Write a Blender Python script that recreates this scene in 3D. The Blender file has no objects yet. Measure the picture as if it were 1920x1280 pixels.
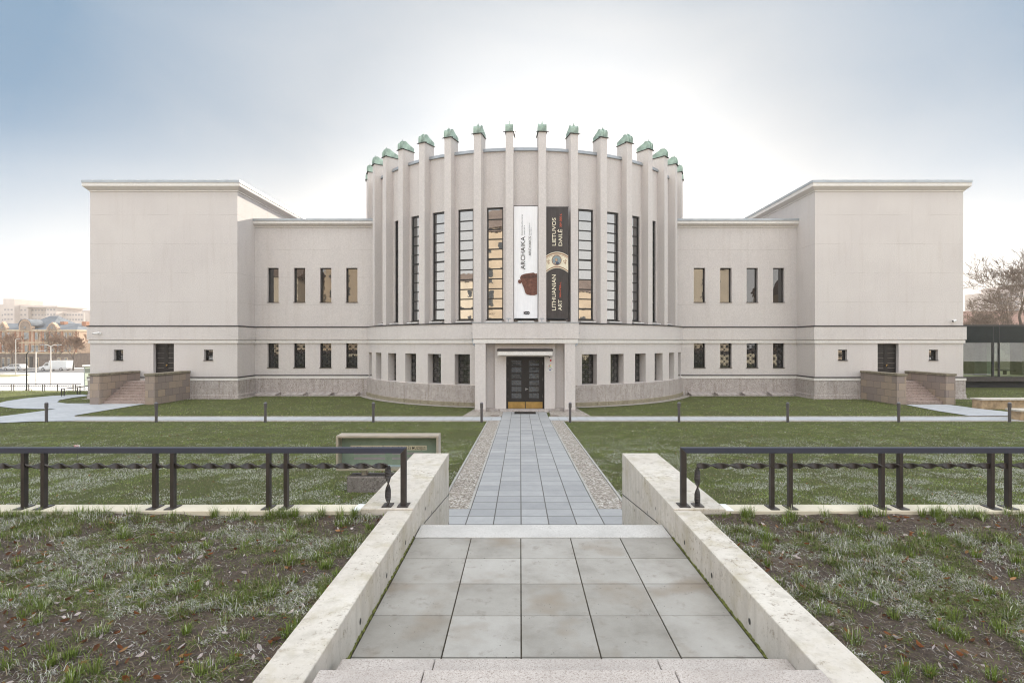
import bpy, bmesh, math, random
import numpy as np
from mathutils import Vector, Matrix
R_ = math.radians
random.seed(7)
rng = np.random.default_rng(7)
sc = bpy.context.scene
col = sc.collection

# ------------------------------------------------------------------ camera, light, exposure
FPX, VPX, HOR = 990.0, 975.0, 642.5           # focal length, vanishing point and horizon in photo pixels (1920 wide)
CX, CZ = -0.37, 4.0                           # camera stands at (CX, 0, CZ)
cam = bpy.data.cameras.new('camera')
cam.sensor_width = 36.0
cam.lens = 36.0 * FPX / 1920
cam.shift_x = -(VPX - 960) / 1920
cam.shift_y = (HOR - 640) / 1920
cam.clip_start, cam.clip_end = 0.05, 6000
camo = bpy.data.objects.new('camera', cam)
col.objects.link(camo)
camo.location = (CX, 0, CZ)
camo.rotation_euler = (R_(90), 0, 0)
sc.camera = camo

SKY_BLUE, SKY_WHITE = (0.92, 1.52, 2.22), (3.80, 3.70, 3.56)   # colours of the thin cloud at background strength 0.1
REAR, ZENITH = 0.9, 0.95  # added sky brightness out of view, lifts the shaded facade and paving
SUN_EL, SUN_AZ = 18.0, 10.0                   # elevation; azimuth to the right of straight behind the museum
world = bpy.data.worlds.new('World')
sc.world = world
world.use_nodes = True
wt = world.node_tree
wt.nodes.clear()
def wn(t, **k):
    n = wt.nodes.new(t)
    for a, v in k.items():
        if a in n.inputs: n.inputs[a].default_value = v
        else: setattr(n, a, v)
    return n
sky = wn('ShaderNodeTexSky', sky_type='NISHITA', sun_disc=False, sun_elevation=R_(SUN_EL), sun_rotation=R_(SUN_AZ),
         altitude=80.0, air_density=1.0, dust_density=2.0, ozone_density=1.5)
# thin bright winter cloud in front of the clear sky: milky round the sun and at the horizon, unseen extra brightness added overhead and behind the camera to light the shaded facade
def wl(v, sock):
    if isinstance(v, bpy.types.NodeSocket): wt.links.new(v, sock)
    else: sock.default_value = v
def wmath(op, a, b=0.0, c=0.0, clamp=False):
    n = wt.nodes.new('ShaderNodeMath'); n.operation = op; n.use_clamp = clamp
    for i, v in enumerate((a, b, c)): wl(v, n.inputs[i])
    return n.outputs[0]
def wrange(v, a, b, c=0.0, d=1.0, smooth=True):
    n = wt.nodes.new('ShaderNodeMapRange'); n.interpolation_type = 'SMOOTHSTEP' if smooth else 'LINEAR'
    for i, q in enumerate((v, a, b, c, d)): wl(q, n.inputs[i])
    return n.outputs[0]
wdir = wt.nodes.new('ShaderNodeTexCoord').outputs['Generated']
wsep = wt.nodes.new('ShaderNodeSeparateXYZ'); wl(wdir, wsep.inputs[0])
dX, dY, dZ = wsep.outputs
gd = Vector((math.sin(R_(3)) * math.cos(R_(8)), math.cos(R_(3)) * math.cos(R_(8)), math.sin(R_(8))))
dot = wmath('ADD', wmath('ADD', wmath('MULTIPLY', dX, gd.x), wmath('MULTIPLY', dY, gd.y)), wmath('MULTIPLY', dZ, gd.z))
glow = wrange(dot, 0.69, 0.995, smooth=False)
hor = wrange(dZ, 0.38, 0.02)
cn = wt.nodes.new('ShaderNodeTexNoise'); cn.inputs['Scale'].default_value = 2.2; cn.inputs['Detail'].default_value = 5; cn.inputs['Roughness'].default_value = 0.5; cn.inputs['Distortion'].default_value = 0.6
cm = wt.nodes.new('ShaderNodeMapping'); cm.inputs['Scale'].default_value = (1.0, 1.0, 2.6); wl(wdir, cm.inputs[0]); wl(cm.outputs[0], cn.inputs[0])
cloud = wmath('MULTIPLY', wmath('SUBTRACT', cn.outputs['Fac'], 0.5), 0.42)
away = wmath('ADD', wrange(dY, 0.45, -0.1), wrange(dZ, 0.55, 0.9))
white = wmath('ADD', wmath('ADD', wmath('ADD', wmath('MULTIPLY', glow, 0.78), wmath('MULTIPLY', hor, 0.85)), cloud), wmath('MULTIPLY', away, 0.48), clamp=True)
vm = wt.nodes.new('ShaderNodeMix'); vm.data_type = 'RGBA'
wl(white, vm.inputs[0]); vm.inputs[6].default_value = (SKY_BLUE[0], SKY_BLUE[1], SKY_BLUE[2], 1); vm.inputs[7].default_value = (SKY_WHITE[0], SKY_WHITE[1], SKY_WHITE[2], 1)
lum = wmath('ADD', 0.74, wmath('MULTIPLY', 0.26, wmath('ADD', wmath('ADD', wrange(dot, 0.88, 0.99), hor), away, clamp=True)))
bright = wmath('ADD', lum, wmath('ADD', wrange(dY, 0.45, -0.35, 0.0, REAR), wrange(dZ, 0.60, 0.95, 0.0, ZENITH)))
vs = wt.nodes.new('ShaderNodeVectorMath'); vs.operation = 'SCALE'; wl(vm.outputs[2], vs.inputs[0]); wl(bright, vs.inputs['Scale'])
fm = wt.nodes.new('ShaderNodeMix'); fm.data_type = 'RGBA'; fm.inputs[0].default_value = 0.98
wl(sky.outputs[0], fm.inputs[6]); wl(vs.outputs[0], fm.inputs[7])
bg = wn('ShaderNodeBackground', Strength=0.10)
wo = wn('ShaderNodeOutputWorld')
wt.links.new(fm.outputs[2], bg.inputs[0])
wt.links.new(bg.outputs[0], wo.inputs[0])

sun = bpy.data.lights.new('sun', 'SUN')
sun.energy, sun.angle, sun.color = 5.0, R_(0.6), (1.0, 0.90, 0.76)
suno = bpy.data.objects.new('sun', sun)
col.objects.link(suno)
sd = Vector((math.sin(R_(SUN_AZ)) * math.cos(R_(SUN_EL)), math.cos(R_(SUN_AZ)) * math.cos(R_(SUN_EL)), math.sin(R_(SUN_EL))))
suno.rotation_euler = sd.to_track_quat('Z', 'Y').to_euler()
suno.location = (20, 120, 60)

sc.view_settings.view_transform = 'Standard'
sc.view_settings.look = 'None'
sc.view_settings.exposure = 1.62
sc.view_settings.gamma = 1.0
sc.view_settings.use_curve_mapping = False
sc.render.engine = 'CYCLES'
sc.cycles.use_denoising = True
sc.cycles.filter_width = 1.1
sc.cycles.max_bounces = 8
sc.cycles.diffuse_bounces = 4
sc.cycles.transparent_max_bounces = 12
sc.cycles.sample_clamp_indirect = 6.0
sc.cycles.caustics_reflective = False
sc.cycles.caustics_refractive = False

# ------------------------------------------------------------------ helpers
def gx(px, d): return (px - VPX) / FPX * d + CX
def gz(py, d): return CZ + (HOR - py) / FPX * d
def ground(px, py, z=0.0):
    d = (CZ - z) * FPX / (py - HOR)
    return (gx(px, d), d)

WL = {}                                       # world location of every empty / object that parents something
def tag(o, label=None, cat=None, group=None, kind=None):
    if label: o['label'] = label
    if cat: o['category'] = cat
    if group: o['group'] = group
    if kind: o['kind'] = kind
    return o
def thing(name, label, cat, loc=(0, 0, 0), group=None, rz=0):
    o = bpy.data.objects.new(name, None)
    o.empty_display_size = 0.2
    col.objects.link(o)
    o.location = loc
    o.rotation_euler = (0, 0, rz)
    WL[o] = Vector(loc)
    return tag(o, label, cat, group)

class MB:
    """collects faces, builds ONE mesh object"""
    def __init__(s): s.v, s.f, s.m = [], [], []
    def face(s, pts, m=0):
        b = len(s.v); s.v += [tuple(p) for p in pts]
        s.f.append(tuple(range(b, b + len(pts)))); s.m.append(m); return s
    def box(s, x0, x1, y0, y1, z0, z1, m=0):
        if x0 > x1: x0, x1 = x1, x0
        if y0 > y1: y0, y1 = y1, y0
        if z0 > z1: z0, z1 = z1, z0
        b = len(s.v)
        s.v += [(x, y, z) for z in (z0, z1) for y in (y0, y1) for x in (x0, x1)]
        for q in ((0, 2, 3, 1), (4, 5, 7, 6), (0, 1, 5, 4), (2, 6, 7, 3), (0, 4, 6, 2), (1, 3, 7, 5)):
            s.f.append(tuple(b + i for i in q)); s.m.append(m)
        return s
    def prism(s, poly, f0, f1, m=0):
        """poly: list of 2D points, f0/f1 map a 2D point to 3D at either end"""
        n = len(poly); b = len(s.v)
        s.v += [tuple(f0(p)) for p in poly] + [tuple(f1(p)) for p in poly]
        s.f.append(tuple(b + i for i in range(n))[::-1]); s.m.append(m)
        s.f.append(tuple(b + n + i for i in range(n))); s.m.append(m)
        for i in range(n):
            j = (i + 1) % n
            s.f.append((b + i, b + j, b + n + j, b + n + i)); s.m.append(m)
        return s
    def tube(s, pts, rad, n=8, m=0, cap=True):
        pts = [Vector(p) for p in pts]
        rads = rad if isinstance(rad, (list, tuple)) else [rad] * len(pts)
        b = len(s.v)
        for i, p in enumerate(pts):
            t = (pts[min(i + 1, len(pts) - 1)] - pts[max(i - 1, 0)]).normalized()
            a = t.cross(Vector((0, 0, 1)))
            if a.length < 1e-3: a = Vector((1, 0, 0))
            a.normalize(); c = t.cross(a)
            for k in range(n):
                q = p + (a * math.cos(2 * math.pi * k / n) + c * math.sin(2 * math.pi * k / n)) * rads[i]
                s.v.append(tuple(q))
        for i in range(len(pts) - 1):
            for k in range(n):
                k2 = (k + 1) % n
                s.f.append((b + i * n + k, b + i * n + k2, b + (i + 1) * n + k2, b + (i + 1) * n + k)); s.m.append(m)
        if cap:
            s.f.append(tuple(b + k for k in range(n))); s.m.append(m)
            s.f.append(tuple(b + (len(pts) - 1) * n + k for k in range(n))[::-1]); s.m.append(m)
        return s
    def lathe(s, prof, n=16, c=(0, 0), m=0):
        b = len(s.v)
        for r, z in prof:
            for k in range(n):
                a = 2 * math.pi * k / n
                s.v.append((c[0] + r * math.cos(a), c[1] + r * math.sin(a), z))
        for i in range(len(prof) - 1):
            for k in range(n):
                k2 = (k + 1) % n
                s.f.append((b + i * n + k, b + i * n + k2, b + (i + 1) * n + k2, b + (i + 1) * n + k)); s.m.append(m)
        s.f.append(tuple(b + k for k in range(n))[::-1]); s.m.append(m)
        s.f.append(tuple(b + (len(prof) - 1) * n + k for k in range(n))); s.m.append(m)
        return s
    def rectloft(s, x0, x1, y0, y1, prof, top=True, bottom=False):
        """prof: list of (outset, z, material of the band that starts here)"""
        b = len(s.v)
        for e, z, m in prof:
            s.v += [(x0 - e, y0 - e, z), (x1 + e, y0 - e, z), (x1 + e, y1 + e, z), (x0 - e, y1 + e, z)]
        for i in range(len(prof) - 1):
            for k in range(4):
                k2 = (k + 1) % 4
                s.f.append((b + i * 4 + k, b + i * 4 + k2, b + i * 4 + 4 + k2, b + i * 4 + 4 + k)); s.m.append(prof[i][2])
        q = b + (len(prof) - 1) * 4
        if top: s.f.append((q, q + 1, q + 2, q + 3)); s.m.append(prof[-1][2])
        if bottom: s.f.append((b + 3, b + 2, b + 1, b)); s.m.append(prof[0][2])
        return s
    def holed(s, f, us, zs, holes, depth, m=0, mr=None):
        """wall f(u,z,t): t = depth into the wall; holes (u0,u1,z0,z1)"""
        mr = m if mr is None else mr
        us = sorted(set([round(u, 6) for u in us] + [round(h[i], 6) for h in holes for i in (0, 1)]))
        zs = sorted(set([round(z, 6) for z in zs] + [round(h[i], 6) for h in holes for i in (2, 3)]))
        for i in range(len(us) - 1):
            for j in range(len(zs) - 1):
                uc, zc = (us[i] + us[i + 1]) / 2, (zs[j] + zs[j + 1]) / 2
                if any(h[0] < uc < h[1] and h[2] < zc < h[3] for h in holes): continue
                s.face([f(us[i], zs[j], 0), f(us[i + 1], zs[j], 0), f(us[i + 1], zs[j + 1], 0), f(us[i], zs[j + 1], 0)], m)
        for u0, u1, z0, z1 in holes:
            s.face([f(u0, z0, 0), f(u0, z1, 0), f(u0, z1, depth), f(u0, z0, depth)], mr)
            s.face([f(u1, z1, 0), f(u1, z0, 0), f(u1, z0, depth), f(u1, z1, depth)], mr)
            s.face([f(u0, z0, 0), f(u0, z0, depth), f(u1, z0, depth), f(u1, z0, 0)], mr)
            s.face([f(u0, z1, depth), f(u0, z1, 0), f(u1, z1, 0), f(u1, z1, depth)], mr)
        return s
    def build(s, name, mats, parent=None, local=False, bevel=0.0, smooth=False, merge=False, segs=2):
        me = bpy.data.meshes.new(name)
        off = Vector((0, 0, 0))
        if parent is not None and not local: off = WL.get(parent, Vector((0, 0, 0)))
        me.from_pydata([(x - off.x, y - off.y, z - off.z) for x, y, z in s.v], [], s.f)
        for m in (mats if isinstance(mats, (list, tuple)) else [mats]): me.materials.append(m)
        me.polygons.foreach_set('material_index', s.m)
        if merge or bevel:
            bm = bmesh.new(); bm.from_mesh(me)
            bmesh.ops.remove_doubles(bm, verts=bm.verts, dist=1e-5)
            if bevel:
                bmesh.ops.recalc_face_normals(bm, faces=bm.faces)
                ed = [e for e in bm.edges if len(e.link_faces) == 2 and e.calc_face_angle(0) > 0.5]
                bmesh.ops.bevel(bm, geom=ed, offset=bevel, segments=segs, affect='EDGES', profile=0.5, clamp_overlap=True)
            bm.to_mesh(me); bm.free()
        if smooth: me.polygons.foreach_set('use_smooth', [True] * len(me.polygons))
        me.update()
        o = bpy.data.objects.new(name, me)
        col.objects.link(o)
        if parent is not None:
            o.parent = parent
            WL[o] = off.copy()
        return o
def copy_tree(o, parent=None):
    c = o.copy(); col.objects.link(c)
    if parent is not None: c.parent = parent
    for ch in list(o.children): copy_tree(ch, c)
    return c

def text_faces(mb, s, size, f, m=0, bold=0.0, spacing=1.0, align='LEFT', th=0.004):
    """flat lettering: f(x, y, t) maps text coordinates to 3D"""
    cu = bpy.data.curves.new('lettering', 'FONT')
    cu.body, cu.size, cu.align_x, cu.offset, cu.space_character = s, size, align, bold, spacing
    cu.resolution_u = 3
    o = bpy.data.objects.new('lettering', cu)
    col.objects.link(o)
    dg = bpy.context.evaluated_depsgraph_get()
    me = bpy.data.meshes.new_from_object(o.evaluated_get(dg))
    b = len(mb.v)
    mb.v += [tuple(f(v.co.x, v.co.y, th)) for v in me.vertices]
    for p in me.polygons:
        mb.f.append(tuple(b + i for i in p.vertices)); mb.m.append(m)
    bpy.data.objects.remove(o); bpy.data.curves.remove(cu); bpy.data.meshes.remove(me)
    return mb

# value noise in numpy, for scattering
def vnoise(x, y, seed=0.0):
    ix, iy = np.floor(x), np.floor(y); fx, fy = x - ix, y - iy
    fx, fy = fx * fx * (3 - 2 * fx), fy * fy * (3 - 2 * fy)
    def h(a, b):
        t = np.sin(a * 127.1 + b * 311.7 + seed * 74.7) * 43758.5453
        return t - np.floor(t)
    return (h(ix, iy) * (1 - fx) + h(ix + 1, iy) * fx) * (1 - fy) + (h(ix, iy + 1) * (1 - fx) + h(ix + 1, iy + 1) * fx) * fy
def fbm(x, y, seed=0.0, o=4):
    s, a, n = 0, 0.5, 0
    for i in range(o):
        s = s + a * vnoise(x * 2 ** i, y * 2 ** i, seed + i); n += a; a *= 0.5
    return s / n
def inpoly(x, y, poly):
    r = np.zeros(x.shape, bool); n = len(poly)
    for i in range(n):
        (x0, y0), (x1, y1) = poly[i], poly[(i + 1) % n]
        if y0 == y1: continue
        c = ((y0 > y) != (y1 > y)) & (x < (x1 - x0) * (y - y0) / (y1 - y0) + x0)
        r ^= c
    return r

# ------------------------------------------------------------------ materials
class NT:
    def __init__(s, name):
        s.mat = bpy.data.materials.new(name); s.mat.use_nodes = True
        s.t = s.mat.node_tree; s.t.nodes.clear()
        s.out = s.t.nodes.new('ShaderNodeOutputMaterial')
        s.b = s.t.nodes.new('ShaderNodeBsdfPrincipled')
        s.t.links.new(s.b.outputs[0], s.out.inputs[0])
        s.co = s.t.nodes.new('ShaderNodeTexCoord').outputs['Object']
    def n(s, typ, _i=None, **k):
        nd = s.t.nodes.new(typ)
        for a, v in k.items():
            a2 = a.replace('_', ' ')
            tgt = None
            for key in (a, a2):
                if key in nd.inputs: tgt = nd.inputs[key]; break
            if tgt is None: setattr(nd, a, v); continue
            if isinstance(v, bpy.types.NodeSocket): s.t.links.new(v, tgt)
            else: tgt.default_value = v
        for i, v in (_i or {}).items():
            if isinstance(v, bpy.types.NodeSocket): s.t.links.new(v, nd.inputs[i])
            else: nd.inputs[i].default_value = v
        return nd
    def math(s, op, a, b=0.0, c=0.0, clamp=False):
        return s.n('ShaderNodeMath', {0: a, 1: b, 2: c}, operation=op, use_clamp=clamp).outputs[0]
    def noise(s, scale, detail=4, rough=0.55, vec=None, dist=0.0):
        return s.n('ShaderNodeTexNoise', Vector=vec or s.co, Scale=scale, Detail=detail, Roughness=rough, Distortion=dist).outputs['Fac']
    def ramp(s, fac, stops):
        r = s.n('ShaderNodeValToRGB', {0: fac})
        el = r.color_ramp.elements
        while len(el) < len(stops): el.new(0.5)
        for e, (p, c) in zip(el, stops):
            e.position = p; e.color = (*c, 1) if len(c) == 3 else c
        return r.outputs[0]
    def step(s, fac, lo, hi):
        return s.n('ShaderNodeMapRange', {0: fac, 1: lo, 2: hi, 3: 0.0, 4: 1.0}, clamp=True).outputs[0]
    def mix(s, fac, a, b, mode='MIX'):
        def c(v): return (*v, 1) if isinstance(v, tuple) and len(v) == 3 else v
        return s.n('ShaderNodeMix', {0: fac, 6: c(a), 7: c(b)}, data_type='RGBA', blend_type=mode).outputs[2]
    def map(s, scale=(1, 1, 1), loc=(0, 0, 0), rot=(0, 0, 0), vec=None):
        return s.n('ShaderNodeMapping', Vector=vec or s.co, Scale=scale, Location=loc, Rotation=rot).outputs[0]
    def xyz(s, vec=None):
        o = s.n('ShaderNodeSeparateXYZ', {0: vec or s.co}).outputs
        return o[0], o[1], o[2]
    def set(s, **k):
        for a, v in k.items():
            i = s.b.inputs[a.replace('_', ' ')]
            if isinstance(v, bpy.types.NodeSocket): s.t.links.new(v, i)
            else: i.default_value = (*v, 1) if isinstance(v, tuple) and len(v) == 3 else v
        return s
    def bump(s, h, strength=0.3, dist=0.01):
        b = s.n('ShaderNodeBump', Height=h, Strength=strength, Distance=dist)
        s.t.links.new(b.outputs[0], s.b.inputs['Normal']); return s

def simple(name, c, rough=0.6, var=0.12, scale=6.0, bump=0.0, bscale=80.0, metallic=0.0, spec=0.5):
    t = NT(name)
    n = t.noise(scale, 5)
    lo = tuple(x * (1 - var) for x in c); hi = tuple(min(1, x * (1 + var)) for x in c)
    t.set(Base_Color=t.ramp(n, [(0.3, lo), (0.7, hi)]), Roughness=rough, Metallic=metallic)
    t.b.inputs['Specular IOR Level'].default_value = spec
    if bump: t.bump(t.noise(bscale, 4), bump, 0.005)
    return t.mat

def stucco(name, c, joints=False):
    t = NT(name)
    g = t.noise(13.0, 4, 0.75)
    big = t.noise(0.35, 5, 0.6)
    st = t.noise(1.0, 4, 0.6, t.map((3.0, 3.0, 0.25)))
    cc = t.ramp(g, [(0.25, tuple(x * 0.84 for x in c)), (0.75, tuple(x * 1.12 for x in c))])
    cc = t.mix(t.step(big, 0.42, 0.66), cc, (0.95, 0.945, 0.95), 'MULTIPLY')
    cc = t.mix(t.math('MULTIPLY', t.step(st, 0.52, 0.75), 0.55), cc, (0.90, 0.88, 0.86), 'MULTIPLY')
    if joints:
        z = t.xyz()[2]
        fr = t.math('FRACT', t.math('DIVIDE', t.math('SUBTRACT', z, 6.9 - 2.095 * 10), 2.095))
        ln = t.math('LESS_THAN', fr, 0.022)
        ln = t.math('MULTIPLY', ln, t.math('GREATER_THAN', z, 6.0))
        cc = t.mix(t.math('MULTIPLY', ln, t.step(t.noise(0.5, 4), 0.38, 0.62)), cc, (0.86, 0.85, 0.84), 'MULTIPLY')
        x = t.xyz()[0]
        fr2 = t.math('FRACT', t.math('DIVIDE', t.math('ADD', x, 100.0), 3.55))
        cc = t.mix(t.math('MULTIPLY', t.math('LESS_THAN', fr2, 0.006), 0.6), cc, (0.92, 0.91, 0.9), 'MULTIPLY')
    t.set(Base_Color=cc, Roughness=0.9)
    t.b.inputs['Specular IOR Level'].default_value = 0.2
    t.bump(t.noise(90.0, 3, 0.7), 0.35, 0.006)
    return t.mat

def granite(name, c, c2, dark, scale=110.0, rough=0.75, streak=0.0):
    t = NT(name)
    v = t.n('ShaderNodeTexVoronoi', Vector=t.co, Scale=scale).outputs['Color']
    f = t.n('ShaderNodeSeparateColor', {0: v}).outputs[0]
    cc = t.ramp(f, [(0.0, dark), (0.08, dark), (0.14, c), (0.5, c), (0.7, c2), (1.0, c2)])
    cc = t.mix(t.math('MULTIPLY', t.step(t.noise(2.5, 5), 0.4, 0.75), 0.55), cc, tuple(x * 0.72 for x in c))
    if streak:
        s = t.noise(1.0, 5, 0.65, t.map((6.0, 6.0, 0.5)))
        cc = t.mix(t.math('MULTIPLY', t.step(s, 0.48, 0.7), streak), cc, (0.6, 0.56, 0.5), 'MULTIPLY')
    t.set(Base_Color=cc, Roughness=rough)
    t.bump(t.noise(scale * 1.2, 2), 0.15, 0.004)
    return t.mat

def slabs(name, c1, c2, mortar, size=0.5, gap=0.012, origin=(0, 0), rot=0.0, stain=0.4, rough=0.75, row=None):
    t = NT(name)
    vec = t.map((1, 1, 1), (-origin[0], -origin[1], 0), (0, 0, rot))
    b = t.n('ShaderNodeTexBrick', Vector=vec, Color1=(*c1, 1), Color2=(*c2, 1), Mortar=(*mortar, 1), Scale=1.0, Mortar_Size=gap,
            Mortar_Smooth=0.15, Bias=0.0, Brick_Width=size, Row_Height=row or size, offset=0.0, squash=1.0)
    n = t.noise(3.5, 6, 0.65)
    cc = t.mix(t.math('MULTIPLY', t.step(n, 0.42, 0.72), stain), b.outputs['Color'], tuple(x * 0.72 for x in c1))
    n2 = t.noise(140.0, 2, 0.8)
    cc = t.mix(t.math('MULTIPLY', t.step(n2, 0.35, 0.75), 0.35), cc, (1.22, 1.2, 1.18), 'MULTIPLY')
    t.set(Base_Color=cc, Roughness=rough)
    t.bump(t.math('SUBTRACT', t.math('MULTIPLY', n2, 0.15), b.outputs['Fac']), 0.5, 0.006)
    return t.mat

def gravel(name, scale=45.0):
    t = NT(name)
    v = t.n('ShaderNodeTexVoronoi', Vector=t.co, Scale=scale)
    f = t.n('ShaderNodeSeparateColor', {0: v.outputs['Color']}).outputs[0]
    cc = t.ramp(f, [(0.0, (0.17, 0.14, 0.115)), (0.35, (0.33, 0.29, 0.25)), (0.7, (0.45, 0.42, 0.38)), (1.0, (0.62, 0.6, 0.57))])
    cc = t.mix(t.step(v.outputs['Distance'], 0.35, 0.75), cc, (0.45, 0.43, 0.4), 'MULTIPLY')
    cc = t.mix(t.math('MULTIPLY', t.step(t.noise(1.2, 4), 0.45, 0.7), 0.35), cc, (0.30, 0.26, 0.22))
    t.set(Base_Color=cc, Roughness=0.85)
    t.bump(t.math('SUBTRACT', 1.0, v.outputs['Distance']), 0.8, 0.02)
    return t.mat

def glass(name, tint=(0.02, 0.021, 0.022), ior=2.3, wavy=0.02, rough=0.015):
    t = NT(name)
    t.set(Base_Color=tint, Roughness=rough, IOR=ior)
    t.bump(t.noise(1.6, 2), wavy, 0.05)
    return t.mat

ST = (0.605, 0.568, 0.550)
m_stucco = stucco('pale_stucco', ST)
m_stuccoj = stucco('pale_stucco_jointed', ST, True)
m_base = granite('granite_dressing', (0.40, 0.355, 0.335), (0.50, 0.46, 0.44), (0.24, 0.205, 0.185), 26.0, 0.85, 0.6)
m_base_moss = granite('granite_mossy', (0.27, 0.235, 0.17), (0.33, 0.3, 0.22), (0.13, 0.12, 0.07), 24.0, 0.9, 0.8)
m_trim = stucco('white_render', (0.70, 0.675, 0.645))
m_zinc = simple('grey_sheet_metal', (0.34, 0.37, 0.40), 0.42, 0.12, 2.0, metallic=0.35)
m_flash = simple('dark_flashing', (0.03, 0.025, 0.025), 0.6, 0.2, 3.0)
m_copper = simple('green_copper_sheet', (0.30, 0.40, 0.34), 0.6, 0.38, 3.0, 0.25, 14.0)
m_frame = simple('black_window_frame', (0.018, 0.016, 0.015), 0.45, 0.2, 8.0)
m_iron = simple('dark_wrought_iron', (0.045, 0.04, 0.037), 0.5, 0.3, 20.0)
m_irong = simple('grey_wrought_iron', (0.13, 0.12, 0.11), 0.5, 0.3, 20.0)
m_glass = glass('window_glass')
m_glass3 = glass('wing_window_glass', (0.025, 0.023, 0.022), 2.05, 0.03)
m_glass2 = glass('window_glass_reflecting', (0.03, 0.032, 0.034), 3.3, 0.02)
m_door = simple('dark_door_wood', (0.016, 0.012, 0.010), 0.55, 0.25, 6.0)
m_brass = simple('brass_plate', (0.42, 0.27, 0.09), 0.38, 0.18, 5.0, metallic=0.75)
m_black = simple('black_paint', (0.012, 0.012, 0.013), 0.45, 0.2, 10.0)
m_roof = simple('dark_roof_felt', (0.12, 0.12, 0.125), 0.9, 0.2, 3.0)
m_white = simple('white_paint', (0.75, 0.75, 0.74), 0.5, 0.05, 5.0)

# ------------------------------------------------------------------ ground
LS = 0.0386                                   # the lower lawn falls towards the museum
def lawn_z(x, y):
    z = np.where(y < 28.1, (28.1 - y) * LS, 0.0)
    # beyond the left wing the ground drops to the street
    t = np.clip((y - 44.1) / 4.5, 0, 1); t = t * t * (3 - 2 * t)
    s = np.clip((-x - 31.0) / 4.0, 0, 1)
    return z - 1.6 * t * s
def lz(x, y): return float(lawn_z(np.array([x], float), np.array([y], float))[0])

AX = -0.10                                    # axis of the path and the steps
def px_poly(l, z=0.0): return [ground(px, py, z) for px, py in l]
P_LEFT = px_poly([(290, 757.5), (275, 757), (125, 781.5), (60, 783), (0, 784), (0, 781), (50, 774.5), (105, 767), (60, 766.8), (25, 765.5), (-3, 762), (-8, 757.5), (12, 752),
                  (50, 746.5), (100, 742), (155, 739.5), (168, 742), (140, 745), (112, 750), (107, 754), (125, 756.5), (180, 756)])
P_LEFT2 = px_poly([(140, 779.4), (70, 779.2), (-60, 784), (-260, 795), (-420, 830), (0, 797), (60, 793.2), (140, 791.5)])
P_RIGHT = px_poly([(1698, 758.5), (1706, 760.5), (1760, 771), (1817, 779.6), (2050, 779.5), (2050, 778), (1980, 777.5), (1912, 774.5), (1870, 770), (1837, 766.5), (1776, 758.5)])
POLYS = [P_LEFT, P_LEFT2, P_RIGHT]

def grid_mesh(name, xs, ys, zf, mat):
    X, Y = np.meshgrid(xs, ys)
    Z = zf(X, Y)
    nx, ny = len(xs), len(ys)
    V = np.stack([X, Y, Z], -1).reshape(-1, 3)
    i = np.arange(nx - 1)[None, :] + nx * np.arange(ny - 1)[:, None]
    F = np.stack([i, i + 1, i + 1 + nx, i + nx], -1).reshape(-1, 4)
    me = bpy.data.meshes.new(name)
    me.from_pydata(V.tolist(), [], F.tolist())
    me.materials.append(mat)
    me.polygons.foreach_set('use_smooth', [True] * len(me.polygons))
    o = bpy.data.objects.new(name, me); col.objects.link(o)
    return o

# lawn material: green turf, worn tan patches, frost
t = NT('turf')
n1, n2, n3, n4 = t.noise(0.9, 6, 0.65), t.noise(14.0, 5, 0.7), t.noise(55.0, 3, 0.7), t.noise(0.25, 4)
g = t.ramp(n2, [(0.25, (0.050, 0.056, 0.022)), (0.5, (0.105, 0.118, 0.045)), (0.78, (0.18, 0.185, 0.085))])
g = t.mix(t.math('MULTIPLY', t.step(n1, 0.5, 0.72), 0.55), g, (0.10, 0.085, 0.045))
g = t.mix(t.step(n3, 0.25, 0.75), t.mix(0.5, g, (0.35, 0.35, 0.35), 'MULTIPLY'), g)
t.set(Base_Color=g, Roughness=0.95)
t.b.inputs['Specular IOR Level'].default_value = 0.15
t.bump(t.math('ADD', n3, n2), 0.9, 0.04)
m_turf = t.mat
xs = np.concatenate([np.linspace(-140, -45, 30)[:-1], np.linspace(-45, 45, 181), np.linspace(45, 140, 30)[1:]])
ys = np.concatenate([np.linspace(5.45, 36, 80)[:-1], np.linspace(36, 50.5, 60)])
lawn = grid_mesh('lawn', xs, ys, lambda x, y: lawn_z(x, y) - 0.012 + 0.012 * (fbm(x * 1.3, y * 1.3, 3) - 0.5), m_turf)
tag(lawn, 'green winter lawn sloping down to the museum', 'lawn', kind='structure')

m_path = slabs('blue_grey_paving', (0.265, 0.272, 0.28), (0.35, 0.355, 0.36), (0.075, 0.07, 0.062), 0.5, 0.011, (AX - 1.25, 10.5), 0, 0.35, 0.6)
m_path2 = slabs('cross_paving', (0.36, 0.38, 0.405), (0.43, 0.45, 0.475), (0.2, 0.19, 0.18), 0.5, 0.011, (0.15, 26.87), 0, 0.3, 0.65, 0.51)
m_gravel = gravel('pebbles', 26.0)
m_kerb = simple('kerb_concrete', (0.33, 0.32, 0.30), 0.85, 0.15, 5.0, 0.3)

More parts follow.
